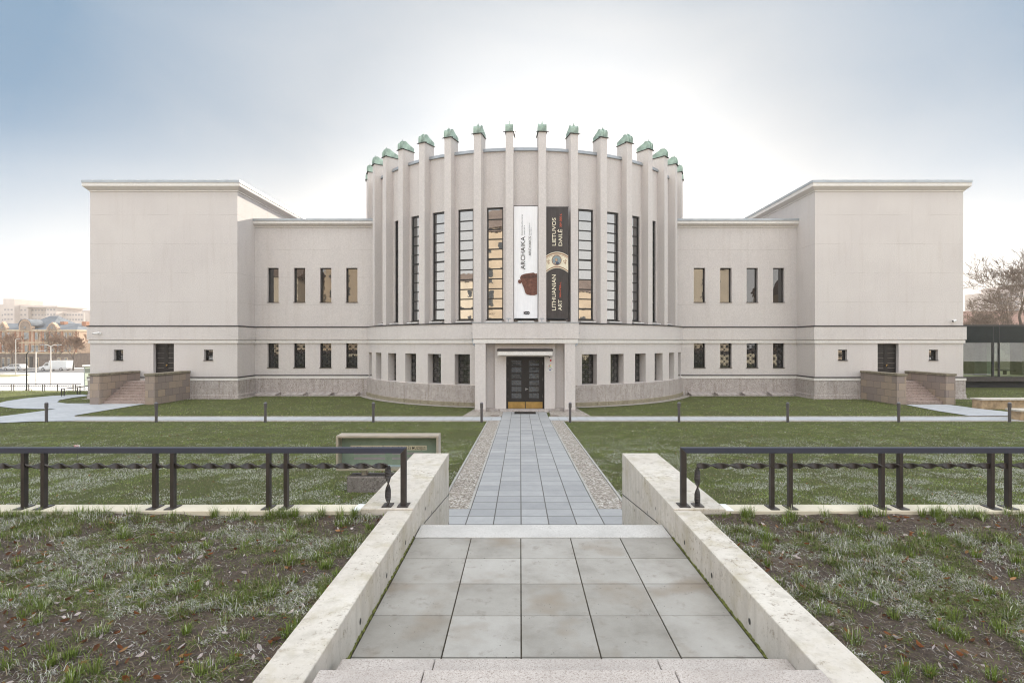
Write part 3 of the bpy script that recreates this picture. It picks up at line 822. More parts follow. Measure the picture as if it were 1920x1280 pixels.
# connecting ranges
CWX = [(-19.83, -18.98), (-17.81, -16.94), (-15.80, -14.93), (-13.79, -12.93)]
for k in ('l', 'r'):
    if k == 'l': x0, x1 = -21.6, -11.3; hx = [(gx(a, CYF), gx(b, CYF)) for a, b in ((501.6, 522.3), (550.8, 572.2), (600, 621.2), (648.8, 670.2))]
    else: x0, x1 = 11.3, 21.7; hx = [(gx(a, CYF), gx(b, CYF)) for a, b in ((1301, 1322.3), (1350.3, 1371.8), (1400, 1421), (1449.5, 1470.6))]
    low = [(a, b, 2.07, 3.965) for a, b in hx]; up = [(a, b, 7.08, 9.74) for a, b in hx]
    f = lambda u, z, d: (u, CYF + d, z)
    mb = MB()
    mb.holed(f, [x0, x1], [1.3, 3.97], low, 0.32)
    mb.holed(f, [x0, x1], [5.16, 12.80], up, 0.32)
    mb.rectloft(x0, x1, CYF, WB - 2, [(0.0, 3.97, 1), (0.085, 3.972, 1), (0.085, 4.19, 0), (0.05, 4.195, 0), (0.05, 4.22, 0), (0.135, 4.225, 0), (0.135, 5.15, 0), (0.0, 5.17, 0)], top=False)
    mb.rectloft(x0, x1, CYF, WB - 2, [(0.0, 12.80, 1), (0.06, 12.81, 1), (0.06, 12.89, 0), (0.10, 12.90, 0), (0.30, 13.06, 1), (0.31, 13.08, 1), (0.31, 13.27, 1)], top=True)
    w = mb.build('connecting_wall', [m_stuccoj, m_trim], museum)
    tag(w, 'connecting range with two rows of four windows, %s of the round hall' % ('left' if k == 'l' else 'right'))
    mb = MB().rectloft(x0, x1, CYF, WB - 2, [(0.28, 13.272, 0), (0.345, 13.275, 0), (0.345, 13.43, 0), (0.30, 13.45, 1)], top=True, bottom=True)
    mb.build('roof_edge', [m_zinc, m_roof], museum)
    mb = MB().rectloft(x0, x1, CYF, WB - 2, [(0.02, 5.155, 0), (0.165, 5.157, 0), (0.165, 5.215, 0), (0.0, 5.25, 0)], top=False)
    mb.box(x0, x1, CYF - 0.14, CYF - 0.002, 1.475, 1.55)
    mb.build('flashing', m_flash, museum)
    MB().rectloft(x0, x1, CYF, WB - 2, [(0.12, -2.0, 0), (0.12, 0.2, 0), (0.095, 0.23, 0), (0.095, 1.28, 0)], top=True).build('stone_base', m_base, museum)
    MB().box(x0, x1, CYF - 0.125, CYF - 0.001, 1.285, 1.473).build('plinth_band', m_trim, museum)
    for a, b in hx:
        window(a, b, 2.07, 3.965, CYF, 0.26, grille=True)
        window(a, b, 7.08, 9.74, CYF, 0.24, gl=m_glass3)
    # light wells along the foot of the wall
    for a, b in hx:
        c0 = (a + b) / 2 - 0.15
        mb = MB().prism([(CYF - 0.13, 0.0), (CYF - 0.13, 0.24), (CYF - 0.95, 0.12), (CYF - 0.95, 0.0)], lambda p: (c0 - 0.78, p[0], p[1]), lambda p: (c0 + 0.78, p[0], p[1]))
        lw = mb.build('light_well', m_base, museum, bevel=0.01)
        g = MB()
        for q in range(4):
            xx = c0 - 0.78 + 0.52 * q
            g.prism([(CYF - 0.15, 0.22), (CYF - 0.15, 0.28), (CYF - 0.97, 0.16), (CYF - 0.97, 0.10)], lambda p: (xx - 0.02, p[0], p[1] - .012), lambda p: (xx + 0.02, p[0], p[1] - .012))
            g.build('lid_bar', m_base, lw); g = MB()

# rotunda
DEL = R_(8.9)
RW, RP = 12.65, 13.2
bays = list(range(-6, 7))
hw = 0.53 / RW                                  # half angular width of a hall window
hb = 0.525 / 13.2
base_holes = [(s * k * DEL - hb, s * k * DEL + hb, 1.355, 3.28) for s in (-1, 1) for k in range(2, 8)]
hall_holes = [(k * DEL - hw, k * DEL + hw, 5.47, 12.58) for k in bays]
AU = [R_(a) for a in np.arange(-112, 112.1, 1.75)]
def rev(mb, prof):
    for i in range(len(prof) - 1):
        r0, z0, m = prof[i]; r1, z1, _ = prof[i + 1]
        for j in range(len(AU) - 1):
            mb.face([P3(r0, AU[j], z0), P3(r0, AU[j + 1], z0), P3(r1, AU[j + 1], z1), P3(r1, AU[j], z1)], m)
mb = MB()
AUm = [a for a in AU if all(not (h[0] - 0.004 < a < h[1] + 0.004) for h in base_holes)]
mb.holed(lambda u, z, d: P3(13.2 - d, u, z), AUm, [1.335, 3.97], base_holes, 0.62)
rev(mb, [(13.2, 3.97, 1), (13.28, 3.972, 1), (13.28, 4.19, 0), (13.245, 4.195, 0), (13.245, 4.22, 0), (13.33, 4.225, 0), (13.33, 5.17, 0), (12.6, 5.17, 0)])
mb.build('rotunda_base_wall', [m_stucco, m_trim], museum)
mb = MB()
AUh = [a for a in AU if all(not (h[0] - 0.004 < a < h[1] + 0.004) for h in hall_holes)]
mb.holed(lambda u, z, d: P3(RW - d, u, z), AUh, [5.17, 16.1], hall_holes, 0.16)
w = mb.build('rotunda_wall', m_stucco, museum)
mb = MB()
rev(mb, [(13.30, 5.172, 0), (13.38, 5.174, 0), (13.38, 5.235, 0), (12.6, 5.29, 0)])
mb.build('ledge_flashing', m_flash, museum)
mb = MB()
rev(mb, [(12.6, 16.102, 0), (12.76, 16.104, 0), (12.76, 16.19, 0), (12.73, 16.20, 0), (12.73, 16.30, 0), (12.2, 16.33, 1), (0.0, 16.6, 1)])
mb.build('coping', [m_zinc, m_roof], museum)
mb = MB()
rev(mb, [(13.36, -0.6, 1), (13.36, 0.24, 1), (13.31, 0.26, 0), (13.31, 1.33, 0), (12.3, 1.345, 0)])
mb.build('rotunda_stone_base', [m_base, m_base_moss], museum)

# hall windows
def rot_place(o, a):
    o.location = Vector((0, AYR, 0)) - WL[museum]; o.rotation_euler = (0, 0, a)
z0, z1, rows, fr = 5.47, 12.58, 11, 0.08
ww = 1.06
panes_m = None
for k in bays:
    a = k * DEL; y = -RW + 0.10
    mb = MB()
    x0, x1 = -ww / 2, ww / 2
    mb.box(x0, x0 + fr, y, y + 0.07, z0, z1); mb.box(x1 - fr, x1, y, y + 0.07, z0, z1)
    mb.box(x0 + fr, x1 - fr, y, y + 0.07, z1 - fr * 1.3, z1); mb.box(x0 + fr, x1 - fr, y, y + 0.07, z0, z0 + fr)
    hh = (z1 - z0 - 2.3 * fr) / rows
    for r in range(1, rows):
        z = z0 + fr + hh * r; w_ = 0.055 if r in (1, 6) else 0.034
        mb.box(x0 + fr, x1 - fr, y + 0.005, y + 0.065, z - w_, z + w_)
    mb.box(x0 - 0.05, x1 + 0.05, -RW - 0.06, y, z0 - 0.045, z0)
    mb.box(x0, x1, y + 0.09, y + 0.12, z0, z1)
    o = mb.build('hall_window', m_frame, museum, local=True); rot_place(o, a)
    g = MB()
    for r in range(rows): pane_quads(g, x0 + fr, x1 - fr, z0 + fr + hh * r, z0 + fr + hh * (r + 1), y + 0.05, 0.0022)
    gg = g.build('pane', m_glass2, o, local=True)
    # white sheet-metal sill cover on the ledge
    s = MB().box(-0.52, 0.52, -RW - 0.42, -RW - 0.08, 5.30, 5.36).build('sill_cover', m_white, o, local=True, bevel=0.008)

# base windows with iron lattices
for s in (-1, 1):
    for k in range(2, 8):
        a = s * k * DEL; y = -13.2 + 0.58
        mb = MB()
        w_ = 1.0; x0, x1 = -w_ / 2, w_ / 2
        mb.box(x0, x0 + .05, y, y + 0.06, 1.36, 3.28).box(x1 - .05, x1, y, y + 0.06, 1.36, 3.28).box(x0 + .05, x1 - .05, y, y + 0.06, 3.22, 3.28).box(x0 + .05, x1 - .05, y, y + .06, 1.36, 1.42)
        mb.box(x0 + .05, x1 - .05, y + .005, y + .055, 2.55, 2.6)
        o = mb.build('base_window', m_frame, museum, local=True); rot_place(o, a)
        g = MB(); pane_quads(g, x0 + .05, x1 - .05, 1.42, 2.55, y + .04); pane_quads(g, x0 + .05, x1 - .05, 2.6, 3.22, y + .04)
        g.build('pane', m_glass, o, local=True)
        q = bpy.data.objects.new('grille', grille_mesh(0.94, 1.82, m_irong)); col.objects.link(q)
        q.parent = o; q.location = (0, -13.2 + 0.50, 1.41)

# fins with green copper caps
fin = MB()
fw, zt = 0.24, 17.1
fin.prism([(-fw, -RP), (fw, -RP), (fw, -12.25), (-fw, -12.25)], lambda p: (p[0], p[1], 5.20), lambda p: (p[0], p[1], zt))
cap = MB()
prof = [(-RP - 0.02, 0.03), (-RP - 0.02, 0.36), (-RP + 0.02, 0.46), (-RP + 0.10, 0.53), (-RP + 0.20, 0.555), (-RP + 0.34, 0.53), (-12.25 + 0.02, 0.27), (-12.25 + 0.02, 0.03)]
cap.prism(prof, lambda p: (-fw - 0.01, p[0], zt + p[1]), lambda p: (fw + 0.01, p[0], zt + p[1]))
for xs_ in (-fw - 0.018, fw - 0.02):
    pr2 = [(-RP - 0.045, 0.03), (-RP - 0.045, 0.38), (-RP + 0.0, 0.49), (-RP + 0.10, 0.565), (-RP + 0.21, 0.59), (-RP + 0.35, 0.56), (-RP + 0.34, 0.53), (-RP + 0.2, 0.55), (-RP + .1, .525), (-RP + .02, .45), (-RP - .02, 0.36), (-RP - .02, .03)]
    cap.prism(pr2, lambda p: (xs_, p[0], zt + p[1]), lambda p: (xs_ + 0.038, p[0], zt + p[1]))
pr = [(-RP - 0.075, 0.03), (-RP - 0.075, 0.40), (-RP - 0.04, 0.52), (-RP + 0.04, 0.60), (-RP + 0.12, 0.64), (-RP + 0.20, 0.645), (-RP + 0.26, 0.61), (-RP + 0.30, 0.53), (-RP + 0.1, 0.5), (-RP + 0.0, 0.35), (-RP, 0.03)]
cap.prism(pr, lambda p: (-0.035, p[0], zt + p[1]), lambda p: (0.035, p[0], zt + p[1]))
cap.tube([(0, -RP + 0.16, zt + 0.63), (0, -RP + 0.16, zt + 0.75)], 0.018, 6)
flange = MB().box(-fw - 0.06, fw + 0.06, -RP - 0.09, -12.2, zt + 0.002, zt + 0.03)
for sx in (-1, 1): flange.box(sx * (fw + 0.05), sx * (fw + 0.17), -RP - 0.03, -RP + 0.01, zt + 0.003, zt + 0.029)
m_fin = m_stucco
first = None
for k in [i + 0.5 for i in range(-10, 10)]:
    if first is None:
        o = fin.build('fin', m_fin, museum, local=True)
        cap.build('cap', m_copper, o, local=True)
        flange.build('cap_flange', m_flash, o, local=True)
        first = o
    else: o = copy_tree(first)
    o.parent = museum
    rot_place(o, k * DEL)

# portico
pd = 30.58
px0, px1 = gx(890.5, pd), gx(1078.8, pd)
PXc = (px0 + px1) / 2
mb = MB()
pb = 33.6
hx0, hx1 = gx(885.8, pd), gx(1085, pd)
mb.box(hx0, hx1, pd - 0.08, pb, 4.235, 5.14)
mb.box(hx0 + 0.03, hx1 - 0.03, pd - 0.05, pb, 4.20, 4.233)
mb.box(hx0 + 0.05, hx1 - 0.05, pd - 0.04, pb, 3.972, 4.198, 1)
pier = gx(910.5, pd) - px0
for a, b in ((px0, px0 + pier), (px1 - pier, px1)):
    mb.box(a, b, pd, pb, 0.02, 3.97)
ix0, ix1 = gx(928, 31.0), gx(1041.2, 31.0)
dx0, dx1 = gx(949, 31.0), gx(1021, 31.0)
mb.box(px0 + pier, ix0, 31.3, pb, 0.02, 3.97); mb.box(ix1, px1 - pier, 31.3, pb, 0.02, 3.97)
mb.box(ix0, dx0, 31.0, pb, 0.02, 3.97); mb.box(dx1, ix1, 31.0, pb, 0.02, 3.97)
mb.box(dx0, dx1, 31.0, pb, 3.185, 3.97)
tag(mb.build('portico', [m_stucco, m_trim], museum, bevel=0.006, segs=1))
MB().box(hx0 - 0.03, hx1 + 0.03, pd - 0.11, pb, 5.142, 5.20).build('portico_flashing', m_zinc, museum)
MB().box(px0 - 0.02, px0 + pier + 0.02, pd - 0.025, pb, -0.2, 0.16).box(px1 - pier - 0.02, px1 + 0.02, pd - 0.025, pb, -0.2, 0.16).box(px0 + pier + .021, dx0 - .0, 31.0 - .02, pb, -.2, .14).box(dx1, px1 - pier - .021, 31.0 - .02, pb, -.2, .14).build('portico_plinth', m_base, museum, bevel=0.008)
cx0, cx1 = gx(933, 30.25), gx(1036, 30.25)
c_ = MB().box(cx0, cx1, 30.25, 31.0, 3.29, 3.52).build('canopy', m_trim, museum, bevel=0.006)
MB().prism([(30.22, 3.523), (30.22, 3.60), (31.0, 3.66), (31.0, 3.523)], lambda p: (cx0 - 0.03, p[0], p[1]), lambda p: (cx1 + 0.03, p[0], p[1])).build('canopy_roof', m_flash, c_)
sx0, sx1 = gx(937, 30.4), gx(1029, 30.4)
MB().box(sx0, sx1, 30.45, 31.02, -0.1, 0.10).build('doorstep', m_base, museum, bevel=0.012)
MB().box(dx0, dx1, 31.02, 31.5, -0.1, 0.105).build('door_sill', m_base, museum)
# door frame, leaves
yd = 31.30
MB().box(dx0, dx0 + .085, yd, yd + .1, .105, 3.185).box(dx1 - .085, dx1, yd, yd + .1, .105, 3.185).box(dx0 + .085, dx1 - .085, yd, yd + .1, 3.10, 3.185).box(dx0, dx1, yd + .16, yd + .2, .1, 3.18).build('door_frame', m_door, museum)
mid = (dx0 + dx1) / 2
for q, (a, b) in enumerate(((dx0 + .087, mid - .004), (mid + .004, dx1 - .087))):
    w_ = b - a
    pxa, pxb = a + w_ * .22, b - w_ * .22
    rows_ = [0.72 + 0.385 * i for i in range(6)]
    mb = MB()
    mb.holed(lambda u, z, d: (u, yd + 0.02 + d, z), [a, b], [.11, 3.095], [(pxa, pxb, z, z + .295) for z in rows_], .05)
    mb.face([(a, yd + .02, .11), (a, yd + .09, .11), (a, yd + .09, 3.095), (a, yd + .02, 3.095)]).face([(b, yd + .02, .11), (b, yd + .02, 3.095), (b, yd + .09, 3.095), (b, yd + .09, .11)])
    mb.box(a + .02, a + .06, yd + .004, yd + .0195, .55, 3.08); mb.box(b - .06, b - .02, yd + .004, yd + .0195, .55, 3.08)
    leaf = mb.build('entrance_door', m_door, museum)
    g = MB()
    for z in rows_: pane_quads(g, pxa, pxb, z, z + .295, yd + .06)
    g.build('pane', m_glass, leaf)
    g = MB()
    for z in rows_:
        X = lambda u: pxa + (pxb - pxa) * u
        for u0, v0, u1, v1 in ((0, 0, .5, 1), (.5, 1, 1, 0), (0, 1, .5, 0), (.5, 0, 1, 1), (0, .5, 1, .5), (.25, 0, .25, 1), (.75, 0, .75, 1), (.5, 0, .5, 1)):
            g.tube([(X(u0), yd + .035, z + .295 * v0), (X(u1), yd + .035, z + .295 * v1)], .008, 4)
    g.build('grille', m_irong, leaf)
    MB().box(a + .02, b - .02, yd + .006, yd + .019, .125, .50).build('kick_plate', m_brass, leaf, bevel=.003)
    hx = a + .03 if q else b - .03
    if q: MB().box(hx - .015, hx + .02, yd - .02, yd + .018, 1.17, 1.33).box(hx - .01, hx + .13, yd - .05, yd - .03, 1.26, 1.285).box(hx - .005, hx + .012, yd - .05, yd, 1.26, 1.285).build('handle', simple('steel', (.6, .6, .6), .3, metallic=1), leaf)
    for z in (.75, 1.75, 2.7):
        hh_ = b - .012 if q else a + .012
        MB().tube([(hh_, yd + .004, z), (hh_, yd + .004, z + .16)], .014, 8).build('hinge', m_irong, leaf)
# rainwater outlets at the shoulders of the portico
for s, xx in ((-1, hx0 - 0.10), (1, hx1 + 0.10)):
    o = MB().tube([(xx + s * .03, 32.2, 4.55), (xx + s * .03, 32.2, 4.25), (xx - s * .0, 32.2, 4.1), (xx - s * .04, 32.15, 3.9), (xx - s * .2, 32.1, 3.78)], .055, 10).box(xx - .10, xx + .12, 32.08, 32.3, 4.55, 4.62).build('rainwater_pipe', m_zinc, museum)

# staircases in front of the wings
t = NT('sandstone_blocks')
g_ = t.n('ShaderNodeNewGeometry').outputs['Normal']
x_, y_, z_ = t.xyz()
u_ = t.math('ADD', x_, y_)
v_ = t.n('ShaderNodeCombineXYZ', {0: u_, 1: z_, 2: 0.0}).outputs[0]
br_ = t.n('ShaderNodeTexBrick', Vector=v_, Color1=(0.25, 0.205, 0.185, 1), Color2=(0.40, 0.31, 0.225, 1), Mortar=(0.15, 0.12, 0.105, 1), Scale=1.0, Mortar_Size=0.012, Mortar_Smooth=0.2, Bias=-0.2, Brick_Width=0.72, Row_Height=0.46, offset=0.5, squash=1.0)
c__ = t.mix(t.math('MULTIPLY', t.step(t.noise(2.0, 6, .7), .45, .75), .5), br_.outputs['Color'], (0.25, 0.215, 0.20))
c__ = t.mix(t.math('MULTIPLY', t.step(t.noise(14.0, 5, .8), .5, .75), .5), c__, (0.16, 0.13, 0.11))
t.set(Base_Color=c__, Roughness=.9)
t.bump(t.math('SUBTRACT', t.math('MULTIPLY', t.noise(18, 5, .8), .5), br_.outputs['Fac']), .5, .02)
m_block = t.mat
m_cope = simple('mossy_coping_stone', (0.19, 0.165, 0.12), .9, .35, 6.0, .5, 30)
m_step = granite('reddish_step_stone', (0.33, 0.255, 0.225), (0.40, 0.325, 0.29), (0.17, .13, .115), 30.0, .85, .4)
YF = 34.2
for k, walls in (('l', ((-28.25, -27.62), (-24.66, -24.03))), ('r', ((24.05, 24.66), (27.24, 27.84)))):
    for i, (a, b) in enumerate(walls):
        w_ = MB().box(a, b, YF, WY - 0.14, -0.2, 1.85).build('stair_side_wall', m_block, museum, bevel=.012)
        MB().box(a - .05, b + .05, YF - .05, WY - 0.145, 1.852, 2.0).build('stair_coping', m_cope, w_, bevel=.012)
    xa, xb = walls[0][1], walls[1][0]
    for q in range(8):
        MB().box(xa + .002, xb - .002, YF + .28 + .29 * q, YF + .28 + .29 * (q + 1) + (0.0 if q < 7 else WY - 0.14 - YF - .28 - 8 * .29), -0.1, 0.02 + .1635 * (q + 1)).build('stair_step', m_step, museum, bevel=.01)
    dx0_, dx1_ = doors[k]
    MB().box(dx0_, dx1_, WY - .14, WY + .3, 1.2, 1.338).build('door_threshold', m_step, museum)

# ------------------------------------------------------------------ banners on the round hall
BY = 32.93
def bx(px): return gx(px, BY)
def bz(py): return gz(py, BY)
def fit_text(mb, s, x_base, x_cap, y_start, y_end, t=0.004, m=0, bold=0.0):
    """vertical lettering reading upwards; baseline at photo px x_base, capitals reach x_cap, runs from y_start up to y_end"""
    tmp = MB(); text_faces(tmp, s, 1.0, lambda x, y, t: (x, y, t), bold=bold)
    xs_ = [v[0] for v in tmp.v]; w = max(xs_) - min(xs_); x0 = min(xs_)
    L = bz(y_end) - bz(y_start); H = (bx(x_base) - bx(x_cap)) / 0.727
    b = len(mb.v)
    mb.v += [(bx(x_base) - v[1] * H, BY - t, bz(y_start) + (v[0] - x0) * L / w) for v in tmp.v]
    for f, _ in zip(tmp.f, tmp.m): mb.f.append(tuple(b + i for i in f)); mb.m.append(m)
def cloth(x0, x1, z0, z1, y, seed):
    mb = MB(); nx, nz = 14, 60
    b = 0
    def Y(i, j): return y + 0.012 * math.sin(i * 0.9 + seed + j * 0.13) * (1 - abs(2 * i / nx - 1)) + 0.004 * math.sin(j * 1.7 + i * 0.6)
    # cloth lies behind y so the print stays proud of it
    for s in (0, 1):
        for j in range(nz + 1):
            for i in range(nx + 1):
                mb.v.append((x0 + (x1 - x0) * i / nx, Y(i, j) + 0.018 + s * 0.006, z0 + (z1 - z0) * j / nz))
    n1 = (nx + 1) * (nz + 1)
    for s in (0, 1):
        for j in range(nz):
            for i in range(nx):
                a = s * n1 + j * (nx + 1) + i
                q = (a, a + 1, a + nx + 2, a + nx + 1)
                mb.f.append(q if s == 0 else q[::-1]); mb.m.append(0)
    return mb
def cloth_mat(name, c, streak, rough=0.7):
    t = NT(name)
    n = t.noise(1.0, 4, 0.6, t.map((9.0, 1.0, 0.8)))
    t.set(Base_Color=t.ramp(n, [(0.3, tuple(x * (1 - streak) for x in c)), (0.7, tuple(x * (1 + streak) for x in c))]), Roughness=rough)
    n2 = t.noise(1.0, 3, 0.5, t.map((5.0, 1.0, 1.2), (2, 0, 1)))
    t.bump(n2, 0.5, 0.05)
    return t.mat
m_ink = simple('black_print', (0.015, 0.015, 0.017), 0.7)
m_ink2 = simple('grey_print', (0.10, 0.11, 0.13), 0.7)
m_cream = simple('cream_print', (0.72, 0.66, 0.52), 0.7)
m_orange = simple('orange_print', (0.62, 0.12, 0.06), 0.7)
wb = thing('banner', 'tall white exhibition banner reading ARCHAIKA with a brown clay pot', 'banner', (bx(986), BY, bz(597)))
cloth(bx(963.8), bx(1008), bz(597), bz(386), BY, 0.3).build('cloth', cloth_mat('white_banner_cloth', (0.80, 0.80, 0.82), 0.05), wb, smooth=True)
mb = MB()
fit_text(mb, 'ARCHAIKA', 984.6, 976.0, 505, 443.5, bold=0.0)
fit_text(mb, 'ARCHAICS', 995.8, 991.0, 479.5, 443.5)
mb.build('lettering', m_ink, wb)
mb = MB()
fit_text(mb, 'Lietuvių liaudies menas', 979.8, 977.2, 440.5, 402); fit_text(mb, 'XVIII–XX a.', 984.2, 981.9, 440.5, 422)
fit_text(mb, 'Lithuanian folk art', 993.4, 991.2, 441.5, 418); fit_text(mb, '18th–20th c.', 996.6, 994.6, 441.5, 426)
mb.build('lettering', m_ink2, wb)
mb = MB()
def ell(mb, cx, cy, rx_, ry_, t, m=0, n=20, hole=0):
    P = [(bx(cx + rx_ * math.cos(2 * math.pi * k / n)), BY - t, bz(cy + ry_ * math.sin(2 * math.pi * k / n))) for k in range(n)]
    if not hole: mb.face(P, m); return
    Q = [(bx(cx + hole * rx_ * math.cos(2 * math.pi * k / n)), BY - t, bz(cy + hole * ry_ * math.sin(2 * math.pi * k / n))) for k in range(n)]
    for k in range(n):
        k2 = (k + 1) % n; mb.face([P[k], P[k2], Q[k2], Q[k]], m)
tmp = MB(); text_faces(tmp, '1', 1.0, lambda x, y, t: (x, y, t), bold=0.03)
mb.box(bx(982.0), bx(983.3), BY - 0.006, BY - 0.002, bz(589.2), bz(583.6))
ell(mb, 986.3, 586.4, 2.9, 2.9, 0.004, hole=0.42); ell(mb, 990.3, 586.4, 2.9, 2.9, 0.005, hole=0.42)
mb.build('emblem', m_ink, wb)
# clay pot
t = NT('printed_clay_pot')
n = t.noise(6.0, 6, 0.75); n2 = t.noise(28.0, 4, 0.8)
c_ = t.ramp(n, [(0.3, (0.085, 0.035, 0.025)), (0.55, (0.22, 0.095, 0.065)), (0.75, (0.36, 0.19, 0.14))])
c_ = t.mix(t.step(n2, 0.35, 0.7), t.mix(0.8, c_, (0.4, 0.35, 0.33), 'MULTIPLY'), c_)
t.set(Base_Color=c_, Roughness=0.75)
m_pot = t.mat
cp = lambda l: [(940 + x / 5.333, 370 + y / 5.333) for x, y in l]
pot = cp([(187, 800), (200, 778), (235, 764), (280, 758), (320, 752), (345, 764), (357, 757), (358, 970), (330, 978), (290, 978), (255, 970), (240, 955), (225, 905), (203, 850), (190, 822)])
mb = MB(); mb.face([(bx(a), BY - 0.004, bz(b)) for a, b in pot])
ear = cp([(165, 838), (172, 824), (186, 822), (200, 834), (204, 850), (190, 862), (174, 860)])
mb.face([(bx(a), BY - 0.006, bz(b)) for a, b in ear])
p_ = mb.build('pot_print', m_pot, wb)
mb = MB()
rim = cp([(198, 800), (215, 785), (255, 775), (300, 772), (340, 775), (357, 778), (357, 798), (330, 806), (280, 808), (230, 812)])
mb.face([(bx(a), BY - 0.008, bz(b)) for a, b in rim]).build('pot_inside', simple('printed_pot_inside', (0.09, 0.04, 0.03), 0.8, 0.4, 8), p_)
MB().tube([(bx(963), BY + 0.02, bz(386)), (bx(1008.6), BY + 0.02, bz(386))], 0.02, 8).tube([(bx(965), BY + 0.02, bz(597.5)), (bx(1007), BY + 0.02, bz(597.5))], 0.035, 8).build('rod', m_black, wb)

db = thing('banner', 'tall dark brown banner reading LIETUVOS DAILĖ and LITHUANIAN ART with a cream arch', 'banner', (bx(1045), BY, bz(597)))
cloth(bx(1023.6), bx(1065.6), bz(597), bz(388), BY, 2.1).build('cloth', cloth_mat('dark_banner_cloth', (0.040, 0.032, 0.030), 0.3, 0.5), db, smooth=True)
mb = MB()
fit_text(mb, 'LIETUVOS', 1042.2, 1034.9, 460.6, 408.4, bold=0.012); mb.build('lettering', m_cream, db); mb = MB(); fit_text(mb, 'DAILĖ', 1054.0, 1046.9, 461, 430, bold=0.012)
mb.build('lettering', m_cream, db); mb = MB()
fit_text(mb, 'LITHUANIAN', 1042.2, 1034.4, 582, 515, bold=0.012); mb.build('lettering', m_cream, db); mb = MB(); fit_text(mb, 'ART', 1053.6, 1046.3, 582, 562, bold=0.012)
mb.build('lettering', m_cream, db)
mb = MB()
fit_text(mb, 'XIV–XIX a.', 1053.0, 1049.2, 426, 401, bold=0.012); mb.build('lettering', m_orange, db); mb = MB(); fit_text(mb, '14th–19th c.', 1052.0, 1048.4, 557.5, 528.5, bold=0.012)
mb.build('lettering', m_orange, db)
# printed arch with ornament and a plain medallion
def arch(y_c, y_e, n=14):
    return [(1023.8 + 41.6 * i / n, y_c + (y_e - y_c) * ((2 * i / n - 1) ** 2)) for i in range(n + 1)]
mb = MB()
def band(mb, o_, i_, t, m):
    for k in range(len(o_) - 1):
        mb.face([(bx(o_[k][0]), BY - t, bz(o_[k][1])), (bx(o_[k + 1][0]), BY - t, bz(o_[k + 1][1])), (bx(i_[k + 1][0]), BY - t, bz(i_[k + 1][1])), (bx(i_[k][0]), BY - t, bz(i_[k][1]))], m)
band(mb, arch(472.0, 479.5), arch(502.5, 511.5), 0.003, 0)
band(mb, arch(473.5, 481.0), arch(476.0, 483.5), 0.005, 1)
band(mb, arch(499.0, 508.0), arch(501.0, 510.0), 0.005, 1)
band(mb, arch(477.5, 485.0), arch(478.3, 485.8), 0.005, 2)
ell(mb, 1043.7, 487.8, 9.4, 9.9, 0.006, 1, 28, 0.86); ell(mb, 1043.7, 487.8, 8.1, 8.6, 0.005, 3, 28)
ell(mb, 1043.9, 493.4, 4.4, 2.9, 0.0075, 4, 16); ell(mb, 1043.2, 487.0, 2.3, 3.0, 0.008, 2, 14); ell(mb, 1043.0, 487.3, 1.6, 2.3, 0.009, 5, 14); ell(mb, 1041.2, 493.2, 1.4, 1.6, 0.009, 5, 10)
for sx in (-1, 1):
    for q in range(9):
        a = q * 2.3; ell(mb, 1043.7 + sx * 15.5 + 2.6 * math.cos(a) * (0.3 + q / 9), 491 + 4.2 * math.sin(a) * (0.3 + q / 9), 1.0, 1.0, 0.006 + 0.0004 * q, 2 if q % 2 else 5, 8)
mb.build('arch_print', [m_cream, simple('gold_print', (0.27, 0.15, 0.09), 0.7, 0.5, 25), simple('brown_print', (0.30, 0.17, 0.10), 0.7), simple('slate_print', (0.22, 0.27, 0.29), 0.7, 0.4, 12), simple('dark_blue_print', (0.06, 0.08, 0.11), 0.7), simple('tan_print', (0.45, 0.30, 0.20), 0.7)], db)
MB().tube([(bx(1023), BY + 0.02, bz(388)), (bx(1066.2), BY + 0.02, bz(388))], 0.02, 8).tube([(bx(1025), BY + 0.02, bz(597.5)), (bx(1065), BY + 0.02, bz(597.5))], 0.035, 8).build('rod', m_black, db)

# ------------------------------------------------------------------ small things at the entrance
t_ = thing('door_mat', 'dark ribbed mat lying before the main door', 'mat', (0, 30.1, 0.02))
mb = MB().box(gx(964.5, 30.2), gx(1004.5, 30.2), 29.55, 30.35, lz(0, 30) + 0.026, 0.045)
for i in range(15): mb.box(gx(964.5, 30.2) + .02, gx(1004.5, 30.2) - .02, 29.58 + i * .05, 29.6 + i * .05, .0452, .05)
mb.build('mat_body', m_black, t_)
for px, lab in ((927.5, 'rusty drain grate in the pebbles left of the main door'), (1040, 'rusty drain grate in the pebbles right of the main door')):
    d_ = 28.95; x = gx(px, d_)
    g_ = thing('drain_grate', lab, 'drain', (x, d_, 0.02), 'drain grates')
    mb = MB().box(x - .22, x + .22, d_ - .12, d_ + .12, 0.0, 0.018)
    for i in range(7): mb.box(x - .19 + .06 * i, x - .165 + .06 * i, d_ - .1, d_ + .1, .018, .03)
    mb.build('grate', simple('rusty_iron', (0.10, 0.055, 0.04), .8, .4, 20), g_)
pl = thing('wall_plaque', 'clear plaque with a colourful flower emblem right of the main door', 'plaque', (gx(1031, 30.97), 30.98, 2.5))
yp = 30.985
qx, qz = lambda p: gx(p, yp), lambda p: gz(p, yp)
MB().box(qx(1024.3), qx(1038), yp - .01, yp, qz(697), qz(682)).build('plate', simple('clear_acrylic', (.62, .6, .57), .15), pl)
mb = MB()
